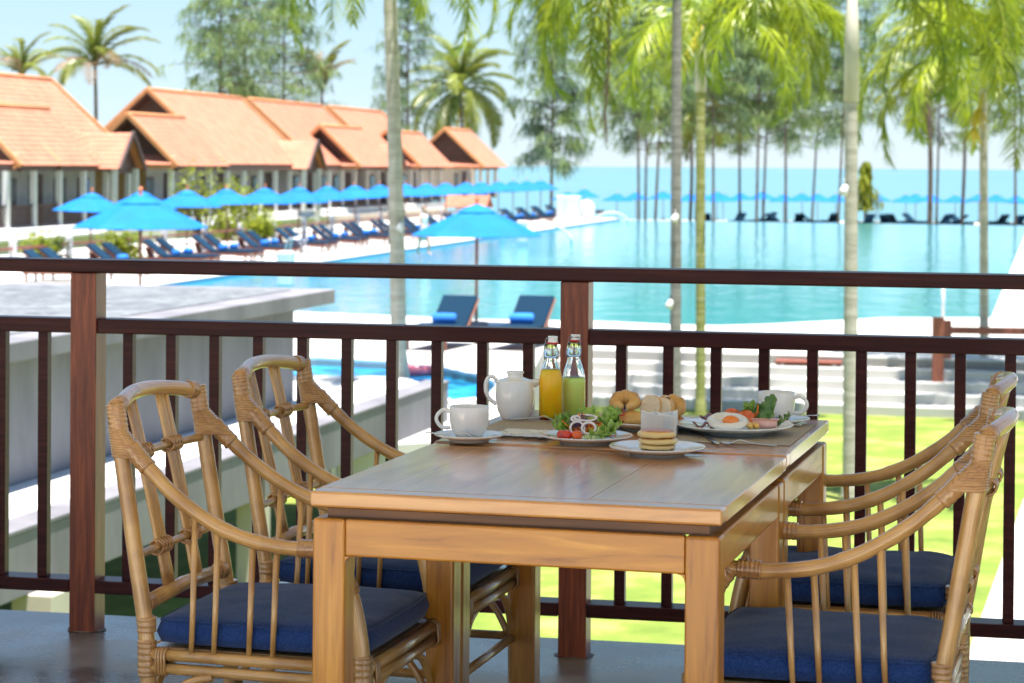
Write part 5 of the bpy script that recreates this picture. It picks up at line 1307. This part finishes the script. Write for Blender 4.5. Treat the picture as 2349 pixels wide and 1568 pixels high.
bun('jam', 'jam', (.002,-.002,.0095), (.012,.0095,.005), (0,0,0), None, 9, .3).parent = jb; del bpy.data.objects['jam']['category']
def slice_(name, c, W, H, T, rz, ry, label, seed, rx=0):
    R_ = random.Random(seed); n = 30; out = []
    for k in range(n):
        a = 6.283*k/n; x = math.cos(a); z = math.sin(a); x = abs(x)**.7*(1 if x > 0 else -1); z = abs(z)**.75*(1 if z > 0 else -1)
        x *= (1-.16*max(0,-z)); w_ = 1+.03*mnz.noise(Vector((x*2,z*2,seed))); out.append((x*W/2*w_, H/2+z*H/2*w_))
    r = empty(name, c, 0, label, 'bread'); r.rotation_euler = (rx, ry, rz)
    def layer(sc_, y0, y1, mt, nm):
        vs = [(p[0]*sc_, y0, H/2+(p[1]-H/2)*sc_) for p in out]+[(p[0]*sc_, y1, H/2+(p[1]-H/2)*sc_) for p in out]
        MB().add(vs, [tuple(range(n)), tuple(range(2*n-1,n-1,-1))]+[(k,n+k,n+(k+1)%n,(k+1)%n) for k in range(n)], False).build(nm, mt, r, bevel=.0012)
    layer(.955, -T/2-.0006, T/2+.0006, 'crumb', 'crumb'); layer(1.0, -T/2+.001, T/2-.001, 'crust', 'crust_edge'); return r
slice_('bread_slice', (bc.x+.000,bc.y-.016,zb-.002), .050, .066, .016, rad(-28), rad(8), 'tall pale bread slice standing left, beside the croissant', 1, rx=-.12)
s2_ = slice_('bread_slice', (bc.x+.026,bc.y-.020,zb-.001), .046, .062, .016, rad(-35), rad(12), 'speckled bread slice with a dark raisin, right of the tall slice', 2, rx=-.14)
MB().blob((.004,-.002,.060),(.0075,.004,.004),10,6).build('raisin', 'raisin', s2_)
slice_('bread_slice', (bc.x+.036,bc.y-.004,zb-.001), .040, .064, .012, rad(60), rad(2), 'white torn bread slice edge on behind the speckled one', 6)
bun('bread_stick', 'dark_crust', (bc.x+.070,bc.y-.004,zb+.008), (.013,.009,.008), (0,.1,.2), 'small brown crust end at the right rim of the bread plate', 8, .1, cat='bread')

# ---- breakfast plate with the egg
ec = Vector((.500,5.150,0)); plate((ec.x,ec.y,ZM), .132, 'large white plate with fried egg, ham and tomato on the right placemat', h=.0225)
ze = ZM+.0153
noisy('egg_white', [(.3,(.80,.79,.76)),(.7,(.86,.85,.82))], scale=20, rough=.25, coat=.4, bump=.15, bdist=.001)
simple('yolk', (.90,.22,.008), rough=.08, coat=1, coatr=.03)
def P_on(px, py, z): return P(px, py, z)
eg = P_on(1668,972,ze+.012); egg = empty('fried_egg', (eg.x,ec.y-.050,ze), 0, 'fried egg with glossy orange yolk in the middle of the large plate', 'fried egg')
vs = []; n = 40; pr = [(0,.0125),(.3,.0125),(.55,.0115),(.75,.0125),(.90,.0105),(.98,.006),(1.0,.0022),(.96,0)]
for (q, z) in pr:
    for k in range(n):
        a = 6.283*k/n; w_ = 1+.10*mnz.noise(Vector((math.cos(a)*1.6,math.sin(a)*1.6,4))); vs.append(((.046*q*w_*math.cos(a)), .036*q*w_*math.sin(a)+.010*q*0, z*(1+.30*mnz.noise(Vector((q*4,a*2,1))))+.026*(q*math.sin(a)*.5+.5)*(1 if q else 0)*(q)))
fs = [(j*n+k, (j+1)*n+k, (j+1)*n+(k+1)%n, j*n+(k+1)%n) for j in range(len(pr)-1) for k in range(n)]
MB().add(vs, fs, True).build('egg_white', 'egg_white', egg)
MB().blob((.007,-.010,.0190),(.0185,.014,.0120),24,14).build('yolk', 'yolk', egg)
noisy('bacon_meat', [(.3,(.11,.025,.018)),(.55,(.24,.06,.04)),(.75,(.50,.24,.16))], scale=25, stretch=(1,3,1), rough=.35, bump=.6, bdist=.002, coat=.3)
def bacon(c, L, W, rz, label, seed):
    vs = []; fs = []; nx, ny = 26, 5
    for i in range(nx+1):
        for j in range(ny+1):
            u = i/nx; v = j/ny-.5; vs.append((L*(u-.5), W*v*(1+.15*math.sin(i*1.3+seed)), .008+.0055*math.sin(i*.62+seed)+.0016*math.sin(i*1.1+j*1.4+seed)))
    for i in range(nx):
        for j in range(ny): a = i*(ny+1)+j; fs.append((a,a+ny+1,a+ny+2,a+1))
    o = MB().add(vs, fs, True).build('bacon', 'bacon_meat', loc=c, rot=(0,0,rz)); s_ = o.modifiers.new('t','SOLIDIFY'); s_.thickness = .0022; return tag(o, label, 'bacon', None)
bacon((ec.x-.062,ec.y-.052,ze+.001), .070, .022, .05, 'dark crisp bacon rasher left of the egg, at the front of the plate', 1)
bacon((ec.x-.045,ec.y-.005,ze+.016), .062, .020, .35, 'crinkled bacon rasher behind the egg, sticking up', 3)
noisy('ham', [(.3,(.72,.36,.33)),(.7,(.82,.52,.47))], scale=12, rough=.4, coat=.2)
hr = empty('ham_roll', (ec.x+.066,ec.y-.048,ze+.010), -.12, 'rolled slice of pink ham right of the small sausages', 'ham')
pts = [(0,.0105*(1-.028*k)*math.cos(k*.42), .0105*(1-.028*k)*math.sin(k*.42)) for k in range(28)]
vs = []; 
for k, p in enumerate(pts): vs += [(-.030,p[1],p[2]),(.024,p[1],p[2])]
o = MB().add(vs, [(2*k,2*k+1,2*k+3,2*k+2) for k in range(27)], True).build('ham_slice', 'ham', hr); s_ = o.modifiers.new('t','SOLIDIFY'); s_.thickness = .0014
o = MB().box((-.002,.004,.0115),(.062,.020,.002)).build('ham_slice', 'ham', hr, bevel=.0008)
simple('sausage', (.80,.50,.13), rough=.3, coat=.3)
for k, (dx, dy) in enumerate(((.029,-.072),(.041,-.070))):
    o = MB().blob((0,0,0),(.0078,.020,.0078),16,12).build('sausage', 'sausage', loc=(ec.x+dx,ec.y+dy+.012,ze+.0085), rot=(0,0,.15*k)); tag(o, ('small pale sausage end touching the egg','small pale sausage end touching the ham roll')[k], 'sausage')
noisy('tomato_flesh', [(.35,(.70,.09,.03)),(.6,(.80,.20,.07)),(.8,(.85,.40,.20))], scale=30, rough=.2, coat=.5)
for k, (dx, dy, dz, rx, rz, lb) in enumerate(((-.004,.004,.022,1.05,.35,'left of the two tomato slices behind the egg'),(.026,-.010,.020,1.0,-.15,'right tomato slice, leaning in front of the other one'))):
    r = empty('tomato_slice', (ec.x+dx,ec.y+dy,ze+dz), 0, lb, 'tomato'); r.rotation_euler = (rx,0,rz)
    MB().lathe([(0,-.003),(.0195,-.003),(.021,-.0015),(.021,.0015),(.0195,.003)], 30, sx=1.05, sy=.92).build('skin', 'tomato_red', r)
    MB().lathe([(.0195,.0031),(.012,.0034),(0,.0036)], 30, sx=1.05, sy=.92).build('flesh', 'tomato_flesh', r)
lt = empty('lettuce_garnish', (ec.x+.06,ec.y-.01,ze), 0, 'curly green lettuce leaves standing at the right of the egg plate', 'lettuce')
for i, (x,y,z,L,W,rz,ti,ro,mt) in enumerate(((.000,-.030,.004,.072,.018,.55,1.0,.3,'lettuce_dark'),(.006,-.020,.004,.066,.020,.35,.85,-.4,'lettuce_dark'),(.022,-.022,.002,.045,.018,.1,.3,0,'lettuce_dark'),(-.02,.012,.012,.045,.013,2.0,1.15,.3,'lettuce'),(-.035,.012,.012,.042,.012,2.2,1.3,0,'lettuce'),(-.012,.002,.010,.040,.016,.8,1.0,.6,'lettuce_dark'))):
    leaf('lettuce_leaf', mt, lt, (x,y,z), L, W, rz, ti, ro, seed=40+i)
m = MB(); m.tube([(-.018,-.008,.020),(-.010,-.008,.038),(-.009,-.006,.050)], .0016, 5); m.tube([(-.016,-.004,.022),(-.006,-.004,.036)], .0014, 5); m.build('carrot_shred', 'carrot', lt)
cutlery('fork', P(1783,1024,ZM), P(1655,1019,ZM), 'fork', 'steel fork lying on the front edge of the right placemat', lift=.0015)
cutlery('knife', P(1648,1021,ZM+.001), P(1582,979,ZM+.001), 'knife', 'steel knife pointing away under the rim of the egg plate', lift=.001)
cutlery('fork', P(1872,974,ZM+.001), P(1765,1004,ZM+.001), 'fork', 'steel fork handle at the right edge of the far placemat', lift=.001) if False else cutlery('fork', P(1839,977.5,ZM+.004), P(1740,975,ZM+.001), 'fork', 'steel fork handle poking out right of the egg plate', lift=.0015)
# ---- person on the pool deck, seen blurred
